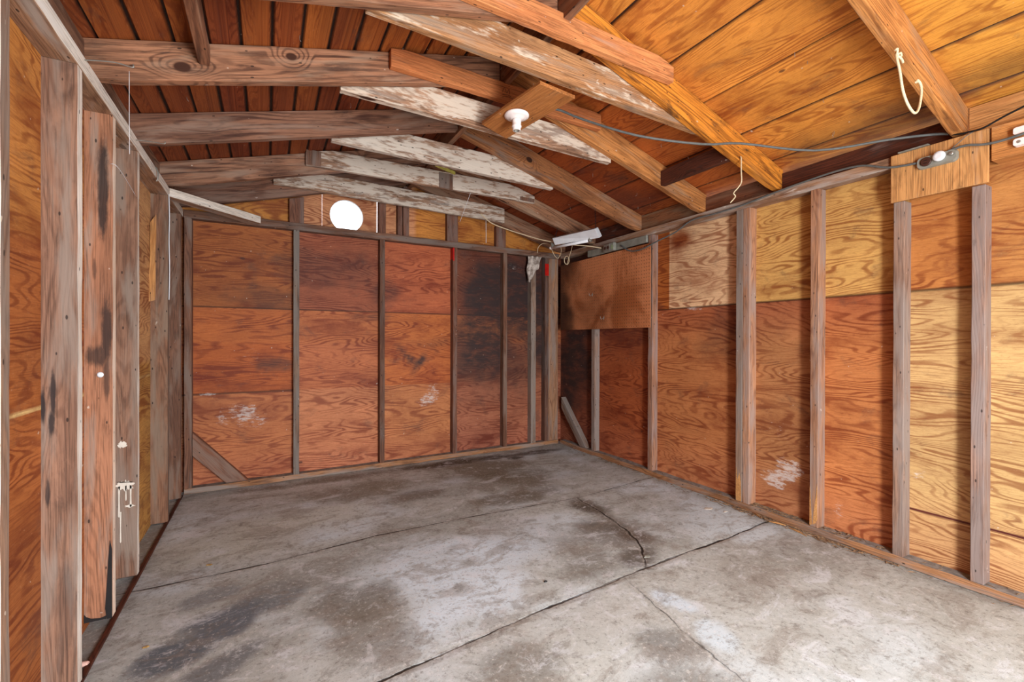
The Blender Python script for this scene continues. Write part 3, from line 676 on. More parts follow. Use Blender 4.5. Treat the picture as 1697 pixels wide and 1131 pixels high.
# gable studs above the plate
for i, (x0, x1) in enumerate(((.757, .874), (1.537, 1.60), (1.715, 1.765), (1.772, 1.83), (2.236, 2.358), (2.815, 2.937))):
    y0, y1 = 4.43, 4.50; q = boxq(x0, x1, y0, y1, 2.262, 2.262, 'z', SK)
    q[1] = [(a, b, min(roof_z(a, False)+.0, 9)) for a, b, c in q[1]]
    tag(prism('gable_stud', q, M_STUDB, color=(1, .86, .84)), label=['wide purplish gable stud left of the round window', 'gable stud just right of the round window', 'left half of the doubled gable studs under the ridge', 'right half of the doubled gable studs under the ridge', 'wide brown gable stud above the red-topped stud', 'short brown gable stud farthest right, under the last rafter'][i], cat='gable stud')
# diagonal braces
def brace(q, m, l, **k): return tag(prism('diagonal_brace', q, m, **k), label=l, cat='brace')
yb = 4.43
brace([[(.058, yb, .485), (.058, yb+.06, .485), (.058, yb+.06, .30), (.058, yb, .30)], [(.445, yb+.015, .046), (.445, yb+.07, .046), (.285, yb+.07, .046), (.285, yb+.012, .046)]], M_STUDB, 'wide diagonal brace in the lower left corner of the back wall', color=(1.25, 1.05, .95))
brace([[(W+.004, 4.50, .56), (W+.07, 4.50, .56), (W+.07, 4.50, .43), (W+.004, 4.50, .43)], [(W+.004, 4.02, .047), (W+.07, 4.02, .047), (W+.07, 4.14, .047), (W+.004, 4.14, .047)]], M_GREY, 'narrow grey diagonal brace below the pegboard on the right wall')
brace([[(.001, 3.82, 2.2005), (.001, 3.93, 2.2005), (.001, 3.93, 2.261), (.001, 3.82, 2.261)], [(.54, 4.35, 2.2005), (.44, 4.42, 2.2005), (.44, 4.42, 2.261), (.54, 4.35, 2.261)]], [M_PLATE, M_EDGE], 'pale-edged diagonal corner brace flat across the top plates', matsel=lambda k: 1 if k == 3 else 0)

# ------------------------------------------------------------------ right wall studs
rs = [(.87, .92, 1.999, M_GREY, 'nearest purplish-grey right-wall stud, under the right end of the header', (1.08, .98, .98)),
      (1.19, 1.24, 2.004, M_GREY, 'grey right-wall stud under the left end of the outlet header', (1.12, 1.04, 1.0)),
      (1.63, 1.68, 2.2, M_STUDR, 'right-wall stud with a torn splintered foot', (.95, .86, .8)),
      (2.10, 2.152, 2.2, M_STUDR, 'light tan half of the doubled right-wall studs', (1.12, 1.0, .92)),
      (2.155, 2.207, 2.2, M_GREY, 'grey half of the doubled right-wall studs, rotted at the foot', (1.05, 1.02, .98)),
      (3.055, 3.11, 2.2, M_STUDR, 'wavy-edged stud along the right edge of the pegboard', (.92, .84, .84)),
      (3.885, 3.94, 2.2, M_GREY, 'grey-brown stud coming down behind the pegboard middle', (1.1, 1.06, 1.05))]
RS = [stud(W+(.012 if i > 4 else 0), W+.088, y0, y1, .045, z1, m, l, color=col) for i, (y0, y1, z1, m, l, col) in enumerate(rs)]
# torn foot of the splintered stud
def shard(parent, pts, mat, x):
    return local_part('splinter_scar', flat_patch(pts, x, .002, 'x'), mat, parent)
bm = flat_patch([(1.664, .06), (1.670, .18), (1.678, .30), (1.6795, .2), (1.679, .05)], W, .0015, 'x'); local_part('splinter_scar', bm, M_HEAD, RS[2])
bm = flat_patch([(1.632, .1), (1.634, .33), (1.640, .25), (1.655, .14), (1.660, .06), (1.645, .07)], W, .0015, 'x'); local_part('splinter_scar', bm, M_HEAD, RS[2])
bm = flat_patch([(2.16, .05), (2.165, .2), (2.175, .26), (2.19, .2), (2.2, .3), (2.204, .1), (2.2, .05)], W, .0015, 'x'); local_part('splinter_scar', bm, M_HEAD, RS[4])
# header plywood with outlet, plus the orange nailer to its right
lab(box('plywood_header', W-.016, W-.001, .856, 1.248, 2.002, 2.262, M_HEAD, 'z'), 'plywood header panel carrying the round outlet on the right wall', 'plywood panel')
lab(box('header_board', W-.014, W+.085, -.6, .848, 2.10, 2.262, M_HEAD, 'y', color=(1, .86, .7)), 'orange header board holding the white insulator at the right edge', 'header board')

# ------------------------------------------------------------------ rafters
def rafter(side, y0, label, mat, col=(1, 1, 1), th=.048):
    if side < 0: xs_ = (-.06, 1.806)
    else: xs_ = (W+.06, 1.854)
    def ring(x):
        zb, zt = roof_z(x, False), roof_z(x)-.003
        if side < 0 and x < 0: zb = 2.264
        if side > 0 and x > W: zb = 2.264
        return [(x, sk(y0, x), zb), (x, sk(y0+th, x), zb), (x, sk(y0+th, x), zt), (x, sk(y0, x), zt)]
    n = 14; q = [ring(xs_[0]+(xs_[1]-xs_[0])*i/n) for i in range(n+1)]
    return tag(prism('rafter', q, mat, color=col, jit=.001, bev=.003), label=label, cat='rafter', group=None)
rafter(-1, 1.757, 'left rafter nearest the camera, crossing the top edge of the photo', M_RAFTL, (1.15, 1.0, .85))
rafter(-1, 2.37, 'thick left rafter with two large knots, below the small hanging block', M_KNOTTY, (1.12, .98, .88))
rafter(-1, 3.05, 'left rafter, third back, ending beside the ridge board', M_RAFTL, (.98, .88, .86))
rafter(-1, 3.79, 'left rafter with arched grain running behind the patched white tie', M_RAFTL, (1.1, 1.02, .98))
rafter(-1, 4.355, 'last left rafter, against the back gable', M_RAFTL, (.84, .74, .74))
rafter(1, .82, 'nearest right rafter with the white rope looped on it', M_RAFT, (1.02, .96, .82))
rafter(1, 1.765, 'rough-barked golden right rafter with a white string hanging from it', M_BARK, (1.0, .86, .62))
rafter(1, 2.385, 'smooth honey-coloured right rafter meeting the dark block', M_RAFT, (.98, .9, .8))
rafter(1, 3.10, 'right rafter with a dark knot ending above the pegboard', M_DKNOT, (.80, .72, .66))
rafter(1, 3.79, 'right rafter running down to the fluorescent fixture', M_RAFTL, (1.12, 1.02, .88))
rafter(1, 4.355, 'last right rafter, against the back gable', M_RAFTL, (1.0, .88, .78))
lab(box('ridge_board', 1.81, 1.85, -1.2, 4.64, 2.745, 2.915, M_RAFTL, 'y', color=(1.0, .84, .7)), 'ridge board running along the peak of the roof', 'ridge board')
# ties: outline in x,z cut to the roof, standing at skewed y
def tie(x0, x1, z0, z1, y0, th, mat, label, cat='collar tie', col=(1, 1, 1), z0b=None, cut=True):
    z0b = z0 if z0b is None else z0b; n = 22; q = []
    for i in range(n+1):
        x = x0+(x1-x0)*i/n; zb = z0+(z0b-z0)*i/n; zt = zb+(z1-z0)
        if cut: zt = min(zt, roof_z(x)-.006)
        zt = max(zt, zb+.02)
        q.append([(x, sk(y0, x), zb), (x, sk(y0+th, x), zb), (x, sk(y0+th, x), zt), (x, sk(y0, x), zt)])
    return tag(prism('collar_tie', q, mat, color=col, jit=.0012, bev=.0025), label=label, cat=cat)
tA = tie(.93, 2.95, 2.54, 2.70, 1.816, .045, M_HALFW, 'long tan-grey collar tie nearest the camera, behind the orange board', col=(1.0, .92, .8), z0b=2.505)
tAs = tie(1.16, 2.564, 2.662, 2.772, 1.714, .04, M_ORANGE, 'bright orange short collar board at the top of the photo', cut=True)
tB = tie(.915, 2.74, 2.512, 2.668, 2.436, .045, M_WHITE, 'half-whitewashed long tie behind the lamp holder board', z0b=2.495, col=(1.05, 1, .95))
tBs = tie(1.147, 2.557, 2.645, 2.752, 2.328, .04, M_ORANGE, 'short orange-brown collar board with ink scribbles, behind the lamp holder', col=(.92, .80, .74))
tC = tie(.955, 2.72, 2.535, 2.70, 3.152, .045, M_WHITE, 'whitewashed tie with a round knot, behind the third rafters', z0b=2.512)
tD = tie(.843, 2.90, 2.558, 2.70, 3.748, .038, M_WHITE, 'whitewashed tie with a bare square patch, second from the back', z0b=2.578)
tE = tie(.631, 2.856, 2.548, 2.71, 4.312, .038, M_WHITE, 'mottled whitewashed tie farthest back, just above the round window', z0b=2.508)
pbox('bare_patch', tD, 1.905, 2.035, 3.7455, 3.7485, 2.566, 2.699, M_STUDB, label='bare dark square patch')
pbox('bare_patch', tD, .845, .95, 3.7455, 3.7485, 2.56, 2.675, M_STUDB, label='bare dark end')
pbox('bare_patch', tD, 2.73, 2.895, 3.7455, 3.7485, 2.582, 2.618, M_STUDB, label='bare dark end')
for x_, z_, sd in ((1.30, 2.715, 1), (1.33, 2.70, 2), (1.36, 2.72, 3)): pass
# ink scribble on the short tie
for k, pts in enumerate(([(1.80, 2.69), (1.815, 2.72), (1.83, 2.69), (1.845, 2.72), (1.85, 2.69)], [(1.80, 2.675), (1.83, 2.682), (1.86, 2.678)], [(1.80, 2.66), (1.83, 2.672), (1.875, 2.668)])):
    tube('ink_mark', [(x, sk(2.3275, x), z) for x, z in pts], .0012, M_BLACK, tBs, 5, 3)
# blocks between rafters
box('blocking', .325, .367, sk(1.806, .34), sk(2.368, .34), 2.425, 2.505, M_RAFTL, 'y', color=(1.02, .84, .72)); tag(bpy.data.objects['blocking'], label='small brown block hanging in front of the knotty left rafter', cat='blocking')
lab(box('blocking', 3.185, 3.23, sk(1.814, 3.2), sk(2.384, 3.2), 2.395, 2.505, M_DARK, 'y'), 'dark stained block between the golden and honey right rafters', 'blocking')
def eave(y0, y1, z1, label, m=M_DARK, col=(1, 1, 1)):
    o = box('eave_block', W+.045, W+.075, sk(y0, 3.7)+.001, sk(y1, 3.7)-.001, 2.262, z1, m, 'y', color=col, bev=.001); return tag(o, label=label, cat='eave block')
eave(.87, 1.765, 2.384, 'dark eave block between the rope rafter and the golden rafter')
eave(1.815, 2.385, 2.388, 'reddish eave block between the golden and honey right rafters', M_STUDB, (1, .7, .5))
eave(2.435, 3.10, 2.409, 'brown eave block between the honey rafter and the knotted one', M_STUDB, (1.2, 1, .7))
eave(3.15, 3.79, 2.409, 'dark eave block above the metal raceway')
eave(3.84, 4.355, 2.409, 'dark eave block in the far right corner')
eave(-.9, .815, 2.409, 'golden eave block at the right edge of the photo', M_HEAD)
for y0, y1 in ((1.775, 2.37), (2.42, 3.05), (3.10, 3.79), (3.84, 4.355), (-1.2, 1.725)):
    o = box('eave_block', -.075, -.045, y0+.001, y1-.001, 2.262, 2.405, M_RAFTL, 'y', bev=.001)
    tag(o, label='brown eave block on the left top plate behind the rafter ends', cat='eave block', group='left eave blocks')

# ------------------------------------------------------------------ lamp holder on its board
lb = empty('lamp_mount', (1.86, 2.2, 2.50))
lb = prism('mounting_board', [[(1.768, 1.915, 2.512), (1.768, 1.915, 2.494), (2.0, 1.945, 2.494), (2.0, 1.945, 2.512)], [(1.672, 2.40, 2.494), (1.672, 2.40, 2.474), (1.885, 2.50, 2.474), (1.885, 2.50, 2.494)]], M_HEAD, color=(.80, .62, .48))
bpy.data.objects.remove(bpy.data.objects['lamp_mount'])
tag(lb, label='stained board spanning two ties and carrying the porcelain lamp holder', cat='board')
lh = empty('lamp_holder', (1.80, 2.215, 2.481), label='white porcelain keyless lamp holder under the ceiling board, without a bulb', cat='lamp holder')
LM = Matrix.Translation((1.80, 2.215, 2.481)) @ Matrix.Rotation(math.pi, 4, 'X')
lathe('base_disc', [(.066, 0), (.069, .004), (.067, .012), (.052, .018), (.036, .023), (.029, .030)], M_PORC, LM, lh)
lathe('socket_neck', [(.028, .030), (.025, .036), (.0245, .060), (.027, .064), (.027, .070), (.0225, .073), (.0215, .088), (.019, .090), (.0185, .075)], M_PORC, LM, lh)
lathe('metal_shell', [(.0165, .074), (.0165, .0905), (.0145, .0905), (.0145, .077)], M_STEEL, LM, lh)

# ------------------------------------------------------------------ cables
def wire(name, pts, r, mat, label, cat='cable', **k): return tube(name, pts, r, mat, label=label, cat=cat, **k)
wire('power_cable', [(1.88, 2.30, 2.53), (1.98, 2.27, 2.55), (2.087, 2.26, 2.60), (2.2, 2.15, 2.52), (2.42, 1.93, 2.385), (2.75, 1.77, 2.345), (3.02, 1.72, 2.385), (3.33, 1.48, 2.318), (3.55, 1.22, 2.325), (3.64, 1.06, 2.31), (3.66, .98, 2.285)], .0065, M_CABLE, 'grey cable slung from the lamp holder across to the right wall')
wire('power_cable', [(3.636, 1.12, 2.182), (3.635, 1.25, 2.20), (3.64, 1.38, 2.255), (3.645, 1.52, 2.27), (3.645, 1.72, 2.262), (3.648, 1.92, 2.248), (3.648, 2.15, 2.226), (3.648, 2.4, 2.22), (3.64, 2.6, 2.215), (3.64, 2.76, 2.155), (3.635, 2.96, 2.115), (3.63, 3.15, 2.075), (3.625, 3.3, 2.085), (3.62, 3.42, 2.16)], .006, M_CABLE, 'grey cable running along the right top plate down to the outlet box')
wire('power_cable', [(3.632, 1.0, 2.20), (3.62, .93, 2.20), (3.62, .85, 2.178), (3.615, .73, 2.18), (3.61, .4, 2.22), (3.61, 0, 2.22)], .006, M_CABLE, 'grey cable leaving the round outlet past the white insulator')
wire('splice_tail', [(3.64, 1.0, 2.285), (3.635, .96, 2.27), (3.63, .92, 2.265), (3.625, .87, 2.262), (3.62, .80, 2.285), (3.61, .70, 2.31)], .0045, M_BLACK, 'black taped splice beside the end of the slung cable', 'cable splice')
wire('splice_tail', [(3.632, .99, 2.205), (3.628, .96, 2.225), (3.63, .93, 2.25), (3.63, .90, 2.262)], .002, M_CABLE, 'thin loose wire looping above the round outlet', 'wire')
# ------------------------------------------------------------------ round outlet on the header
ob = empty('surface_outlet', (W-.018, 1.045, 2.18), label='old grey surface outlet with one brown round socket and a white plug', cat='outlet')
def slab_y(name, cy, cz, w_, h_, x, th, mat, parent, tilt=0, n=10, r=.02):
    pts = []
    for sx, sz, a0 in ((1, 1, 0), (-1, 1, 90), (-1, -1, 180), (1, -1, 270)):
        for i in range(n//2+1):
            a = math.radians(a0+90*i/(n//2)); pts.append((sx*(w_/2-r)+r*math.cos(a), sz*(h_/2-r)+r*math.sin(a)))
    ct, st = math.cos(tilt), math.sin(tilt)
    bm = bmesh.new(); a = [bm.verts.new((x, cy+p*ct-q*st, cz+p*st+q*ct)) for p, q in pts]; b = [bm.verts.new((x-th, cy+(p*ct-q*st)*.94, cz+(p*st+q*ct)*.9)) for p, q in pts]
    b = [bm.verts.new((x-th, cy+.94*(p*ct-q*st), cz+.9*(p*st+q*ct))) for p, q in pts] if False else b
    bm.faces.new(a); bm.faces.new(b[::-1])
    for i in range(len(a)): bm.faces.new((a[i], b[i], b[(i+1) % len(a)], a[(i+1) % len(a)]))
    bmesh.ops.recalc_face_normals(bm, faces=bm.faces); me = bpy.data.meshes.new(name); bm.to_mesh(me); bm.free(); return link(name, me, mat, parent, Matrix())
slab_y('backplate', 1.045, 2.172, .165, .062, W-.017, .020, M_GALV, ob)
MX = lambda x, y, z: Matrix.Translation((x, y, z)) @ Matrix.Rotation(-math.pi/2, 4, 'Y')
lathe('socket_face', [(.023, 0), (.023, .006), (.019, .008)], M_BROWNP, MX(W-.037, 1.085, 2.172), ob, 24)
lathe('plug', [(.025, 0), (.026, .010), (.023, .016), (.012, .018)], M_FIX, MX(W-.037, 1.03, 2.182), ob, 24)
lathe('cord_clamp', [(.009, 0), (.009, .012), (.005, .014)], M_STEEL, MX(W-.037, .982, 2.178), ob, 12)
for dz in (-.007, .007): pbox('socket_slot', ob, W-.0462, W-.0445, 1.078, 1.093, 2.17+dz, 2.173+dz, M_BLACK, skew=0, bev=0)
# white insulator at the right edge
ins = empty('wire_insulator', (W-.016, .745, 2.17), label='white ceramic wire insulator nailed to the header board at the right edge', cat='insulator')
slab_y('upper_cleat', .742, 2.202, .055, .036, W-.0145, .026, M_PORC, ins, r=.01); slab_y('lower_cleat', .742, 2.150, .055, .036, W-.0145, .026, M_PORC, ins, r=.01)
lathe('screw_hole', [(.007, 0), (.006, .002)], M_STEEL, MX(W-.041, .75, 2.15), ins, 14)
# metal flap above the header
lab(box('metal_flap', W-.03, W+.02, 1.08, 1.21, 2.2625, 2.268, M_GALV, 'y', bev=.0005), 'folded grey metal flap lying on the plate left of the round outlet', 'metal flap')

# ------------------------------------------------------------------ strings, ropes
wire('hanging_string', [(3.225, 1.868, 2.40), (3.225, 1.862, 2.385), (3.222, 1.86, 2.31), (3.228, 1.862, 2.24), (3.215, 1.875, 2.205), (3.205, 1.90, 2.175), (3.222, 1.90, 2.155), (3.20, 1.92, 2.118)], .0035, M_ROPE, 'white string hanging from the golden right rafter', 'string')
ry = sk(.82, 2.9)-.006
rope = wire('rope_loop', [(2.875, ry, 2.425), (2.868, ry-.004, 2.40), (2.875, ry-.012, 2.34), (2.895, ry-.014, 2.27), (2.94, ry-.014, 2.222), (3.0, ry-.014, 2.200), (3.05, ry-.010, 2.235), (3.082, ry-.006, 2.30), (3.086, ry-.004, 2.345), (3.062, ry-.001, 2.362), (3.05, ry-.001, 2.350)], .0052, M_ROPE, 'cream rope tied in a hanging loop on the nearest right rafter', 'rope', sides=8)
for dx, dz in ((.035, .01), (.05, -.012), (-.015, .02)): tube('knot_tail', [(2.872, ry-.003, 2.412), (2.872+dx*.5, ry-.008, 2.415+dz), (2.872+dx, ry-.004, 2.408+dz)], .0045, M_ROPE, rope, 8, 3)

# ------------------------------------------------------------------ fluorescent fixture
fx = empty('fluorescent_fixture', (3.3, 3.7, 2.25), label='white single-tube fluorescent fixture hung on chains over the pegboard', cat='light fixture')
A1, B1, B2, A2 = Vector((3.168, 3.944, 2.28)), Vector((3.296, 3.411, 2.28)), Vector((3.378, 3.450, 2.212)), Vector((3.19, 3.93, 2.212))
up_off = Vector((.06, .03, .03))
bm = bmesh.new(); f4 = [bm.verts.new(v) for v in (A1, B1, B2, A2)]; b4 = [bm.verts.new(v+up_off) for v in (A1, B1, B2, A2)]
bm.faces.new(f4); bm.faces.new(b4[::-1])
for i in range(4): bm.faces.new((f4[i], b4[i], b4[(i+1) % 4], f4[(i+1) % 4]))
bmesh.ops.recalc_face_normals(bm, faces=bm.faces); bmesh.ops.bevel(bm, geom=bm.edges[:], offset=.003, segments=2, affect='EDGES')
local_part('housing', bm, M_FIX, fx)
T0, T1 = Vector((3.205, 4.03, 2.200)), Vector((3.345, 3.560, 2.203)); tube('tube', [T0, T1], .014, M_TUBE, fx, 16, 0)
d_ = (T1-T0).normalized()
tube('end_cap', [T0-d_*.012, T0+d_*.012], .0150, M_PORC, fx, 16, 0); tube('end_cap', [T1-d_*.004, T1+d_*.022], .0165, M_STEEL, fx, 16, 0)
for P_, nm in ((T1+Vector((.0, -.01, .012)), 'lamp_socket'), (T0+Vector((0, -.03, .014)), 'lamp_socket')):
    pbox(nm, fx, P_.x-.012, P_.x+.02, P_.y-.006, P_.y+.012, P_.z-.012, P_.z+.035, M_STEEL, skew=0, bev=.001)
def chain(name, top, bot, label, n):
    bm = bmesh.new(); top, bot = Vector(top), Vector(bot); L = (bot-top)/n
    for i in range(n):
        c = top+L*(i+.5); a = i % 2; pts = []
        for k in range(9):
            t = 2*math.pi*k/8; o_ = .0055*math.cos(t); h = L.length*.68*math.sin(t)
            pts.append(c+Vector((o_ if a else 0, 0 if a else o_, h)))
        b = tube_mesh(pts, .0014, 5, smooth=2); me = bpy.data.meshes.new('t'); b.to_mesh(me); b.free(); bm.from_mesh(me); bpy.data.meshes.remove(me)
    me = bpy.data.meshes.new(name); bm.to_mesh(me); bm.free(); return tag(link(name, me, M_BLACK), label=label, cat='chain')
chain('hanging_chain', (3.22, 3.925, 2.38), (3.20, 3.94, 2.30), 'short dark chain holding the left end of the fluorescent fixture', 6)
chain('hanging_chain', (3.335, 3.46, 2.50), (3.33, 3.445, 2.30), 'dark chain holding the right end of the fluorescent fixture', 13)
# supply cable to the left, cord loops, coil
def sq(x, y0, z): return (x, sk(y0, x), z)
wire('drooping_cable', [(2.50, 4.25, 2.52), (2.62, 4.25, 2.44), (2.8, 4.22, 2.385), (3.0, 4.2, 2.345), (3.15, 4.08, 2.285), (3.35, 3.93, 2.235), (3.52, 3.8, 2.21), (3.628, 3.72, 2.185)], .0055, M_CORD, 'ivory cable drooping from the gable past the fixture to the outlet box')
wire('looped_cord', [(3.205, 4.30, 2.19), (3.20, 4.27, 2.25), (3.23, 4.22, 2.285), (3.27, 4.15, 2.26), (3.28, 4.12, 2.20), (3.31, 4.12, 2.15), (3.37, 4.15, 2.125), (3.41, 4.16, 2.16), (3.36, 4.06, 2.20), (3.27, 3.96, 2.235), (3.215, 3.90, 2.215)], .0035, M_CORD, 'thin ivory cord looping from the rag to the fixture', 'cord')
cp = []
for i in range(46):
    t = i/45*2*math.pi*3.5; cp.append((3.46+.022*math.sin(t), 4.10-.014*math.sin(t)+.008*(i/45), 2.105-.045*math.cos(t)))
wire('cord_coil', [(3.30, 3.80, 2.235), (3.40, 3.92, 2.22), (3.45, 4.02, 2.17)] + cp, .003, M_CORD, 'bundled ivory cord coil hanging under the fixture', 'cord', smooth=2)
# rag on the back-wall plate
bm = bmesh.new(); nx, nzr = 16, 26; rv = []
for j in range(nzr+1):
    v_ = j/nzr; row = []
    for i in range(nx+1):
        u = i/nx; z = 2.195-.30*v_*(1 if u < .3 else .93-.25*(u-.3)) ; wdt = .18*(1-.42*v_)
        x = 3.205+.03*v_*(0) + wdt*u + .008*math.sin(9*v_+3*u); y = 4.392+.016*math.sin(u*17+3*v_)+.006*math.sin(u*40)
        if v_ > .62 and u > .55: z += .07*(v_-.62)*6*(u-.55)
        row.append(bm.verts.new((x, sk(y, x), z+.006*math.sin(30*u)*v_)))
    rv.append(row)
for a, b in zip(rv, rv[1:]):
    for i in range(nx): f = bm.faces.new((a[i], a[i+1], b[i+1], b[i])); f.smooth = True
me = bpy.data.meshes.new('rag'); bm.to_mesh(me); bm.free(); rag = link('rag', me, M_RAG); md = rag.modifiers.new('t', 'SOLIDIFY'); md.thickness = .003
tag(rag, label='grimy off-white rag hanging on the plate in the back right corner', cat='rag')

# ------------------------------------------------------------------ raceway, outlet box, pegboard
lab(box('metal_raceway', W-.026, W-.002, 3.095, 3.965, 2.130, 2.198, M_GALV, 'y', bev=.004), 'long grey metal raceway above the pegboard', 'raceway')
bx = empty('outlet_box', (W-.03, 3.57, 2.165), label='small grey duplex outlet box fixed on the metal raceway', cat='outlet')
pbox('box_body', bx, W-.062, W-.0265, 3.50, 3.645, 2.125, 2.205, M_GALV, skew=0, bev=.004)
pbox('cover_edge', bx, W-.066, W-.0625, 3.555, 3.648, 2.128, 2.20, M_STEEL, skew=0, bev=.001)
for y_ in (3.625, 3.582): lathe('socket_face', [(.0155, 0), (.0155, .003), (.013, .004)], M_BROWNP, MX(W-.066, y_, 2.163), bx, 20)
pbox('green_tag', bx, W-.064, W-.0625, 3.51, 3.535, 2.14, 2.18, plain('pale_green_paint', (150, 170, 130), .6), skew=0, bev=0)
# perforated board: real grid with round-ish holes
PY0, PY1, PZ0, PZ1 = 3.062, 4.50, 1.352, 2.118
bm = bmesh.new(); hy, hz = 44, 24; cy_, cz_ = (PY1-PY0)/hy, (PZ1-PZ0)/hz; fl = bm.verts.layers.float_color.new('mask')
def pv(x, y, z):
    v = bm.verts.new((x, y, z)); d = .95*sm(4.0, 4.5, y+.25*nz(y*3, z*3)) + .35*blob(y, z, 3.9, 1.5, .4, .3, .8, 4, .4); d = max(0, min(1, d)); v[fl] = (d, d, d, 1); return v
PX = W-.009
grid_ = {}
def gv(i, j):
    if (i, j) not in grid_: grid_[(i, j)] = pv(PX, PY0+cy_*i, PZ0+cz_*j)
    return grid_[(i, j)]
for i in range(hy):
    for j in range(hz):
        cn = [gv(i, j), gv(i+1, j), gv(i+1, j+1), gv(i, j+1)]
        yc, zc = PY0+cy_*(i+.5), PZ0+cz_*(j+.5); rh = .0064
        h = [pv(PX, yc+rh*math.cos(a), zc+rh*math.sin(a)) for a in [math.radians(225+45*k) for k in range(8)]]
        hb = [pv(PX+.005, v.co.y, v.co.z) for v in h]
        for k in range(4):
            bm.faces.new((cn[k], cn[(k+1) % 4], h[(2*k+2) % 8], h[2*k+1], h[2*k]))
        for k in range(8): bm.faces.new((h[k], h[(k+1) % 8], hb[(k+1) % 8], hb[k]))
# edges and back sheet (dark behind the holes)
c4_ = [(PY0, PZ0), (PY1, PZ0), (PY1, PZ1), (PY0, PZ1)]
fr = [pv(PX, *c) for c in c4_]; bk = [pv(PX+.0052, *c) for c in c4_]
for k in range(4): bm.faces.new((fr[k], fr[(k+1) % 4], bk[(k+1) % 4], bk[k]))
fb = bm.faces.new(bk); fb.material_index = 1
me = bpy.data.meshes.new('pegboard'); bm.to_mesh(me); bm.free(); pb = link('pegboard', me, [M_PEG, M_BLACK])
tag(pb, label='brown perforated pegboard fixed over the right-wall studs', cat='pegboard')
for (y_, z_), l in (((3.895, 1.72), 'upper bent steel hook on the pegboard'), ((3.705, 1.465), 'lower bent steel hook on the pegboard')):
    h = empty('peg_hook', (PX, y_, z_), label=l, cat='hook')
    tube('wire_arm', [(PX+.001, y_, z_), (PX-.02, y_, z_-.004), (PX-.035, y_-.003, z_-.016), (PX-.048, y_-.004, z_-.006), (PX-.052, y_-.004, z_+.014)], .0022, M_STEEL, h, 8)
    tube('wire_arm', [(PX-.002, y_, z_+.02), (PX-.004, y_, z_), (PX-.004, y_+.003, z_-.02)], .0022, M_STEEL, h, 8)

# ------------------------------------------------------------------ nails, wires on the left plate, yellow strap
for x_, y_, z_, dx, dz, l in ((0, 2.20, 2.25, .14, .03, 'long rusty wire pin sticking out of the left plate, nearest of the two'), (0, 2.93, 2.24, .12, .01, 'long rusty wire pin sticking out of the left plate, farther back')):
    wire('wire_pin', [(x_, y_, z_), (x_+dx*.6, y_-.01, z_+dz*.5-.004), (x_+dx, y_-.015, z_+dz*.3-.004), (x_+dx+.002, y_-.015, z_+dz*.3+.008)], .0022, M_STEEL, l, 'pin')
wire('wire_pin', [(0, 3.41, 2.262), (.010, 3.405, 2.235), (.012, 3.40, 2.20), (.004, 3.40, 2.175)], .0035, M_STEEL, 'bent metal staple on the left plate before the corner brace', 'pin')
wire('cobweb_strand', [(.13, 2.19, 2.24), (.13, 2.19, 2.08), (.131, 2.19, 1.93)], .0008, M_FIX, 'thin dusty thread hanging below the nearest wire pin', 'thread')
wire('cobweb_strand', [sq(2.2, 3.73, 2.56), sq(2.21, 3.9, 2.45), sq(2.205, 4.0, 2.36)], .0016, M_FIX, 'thin white thread hanging below the patched white tie', 'thread')
wire('cobweb_strand', [sq(2.62, 4.29, 2.50), sq(2.622, 4.29, 2.38), sq(2.622, 4.29, 2.26)], .0026, M_FIX, 'short white wire hanging in the right part of the gable', 'wire')
wire('cobweb_strand', [(-.004, 2.52, 1.98), (.02, 2.55, 1.975), (.0, 2.97, 1.955)], .0009, M_FIX, 'thin thread stretched between two left studs', 'thread')
prism('yellow_strap', [[sq(2.04, 3.70, 2.69), sq(2.04, 3.72, 2.69), sq(2.04, 3.72, 2.712), sq(2.04, 3.70, 2.712)], [sq(1.86, 3.70, 2.73), sq(1.86, 3.72, 2.73), sq(1.86, 3.72, 2.748), sq(1.86, 3.70, 2.748)]], M_YEL, bev=0, jit=.002)
tag(bpy.data.objects['yellow_strap'], label='yellow strap end poking over the patched white tie', cat='strap')
rn = random.Random(21)
for i in range(34):
    x_ = rn.choice((rn.uniform(2.2, 3.6), rn.uniform(2.4, 3.6), rn.uniform(.2, 1.5))); y_ = rn.uniform(1.1, 4.2) if x_ > 2 else rn.uniform(1.9, 4.2)
    if any(abs(y_-SK*x_-r0-.024) < .05 for r0 in (.82, 1.76, 2.38, 3.07, 3.79)): continue
    z_ = roof_z(x_); L_ = rn.uniform(.018, .032)
    tube('roof_nail', [(x_, y_, z_+.002), (x_+rn.uniform(-.003, .003), y_, z_-L_*.6), (x_+rn.uniform(-.01, .01), y_+rn.uniform(-.008, .008), z_-L_)], .0011, M_STEEL, sides=5, smooth=2, label='thin nail tip poking down through the roof boards', cat='nail', group='nail tips through the roof boards')
k = 0
for (x_, y_, z_) in ((.5, 2.36, 2.36), (2.95, 1.76, 2.43), (3.15, 1.76, 2.40), (3.3, 2.38, 2.38)):
    pass

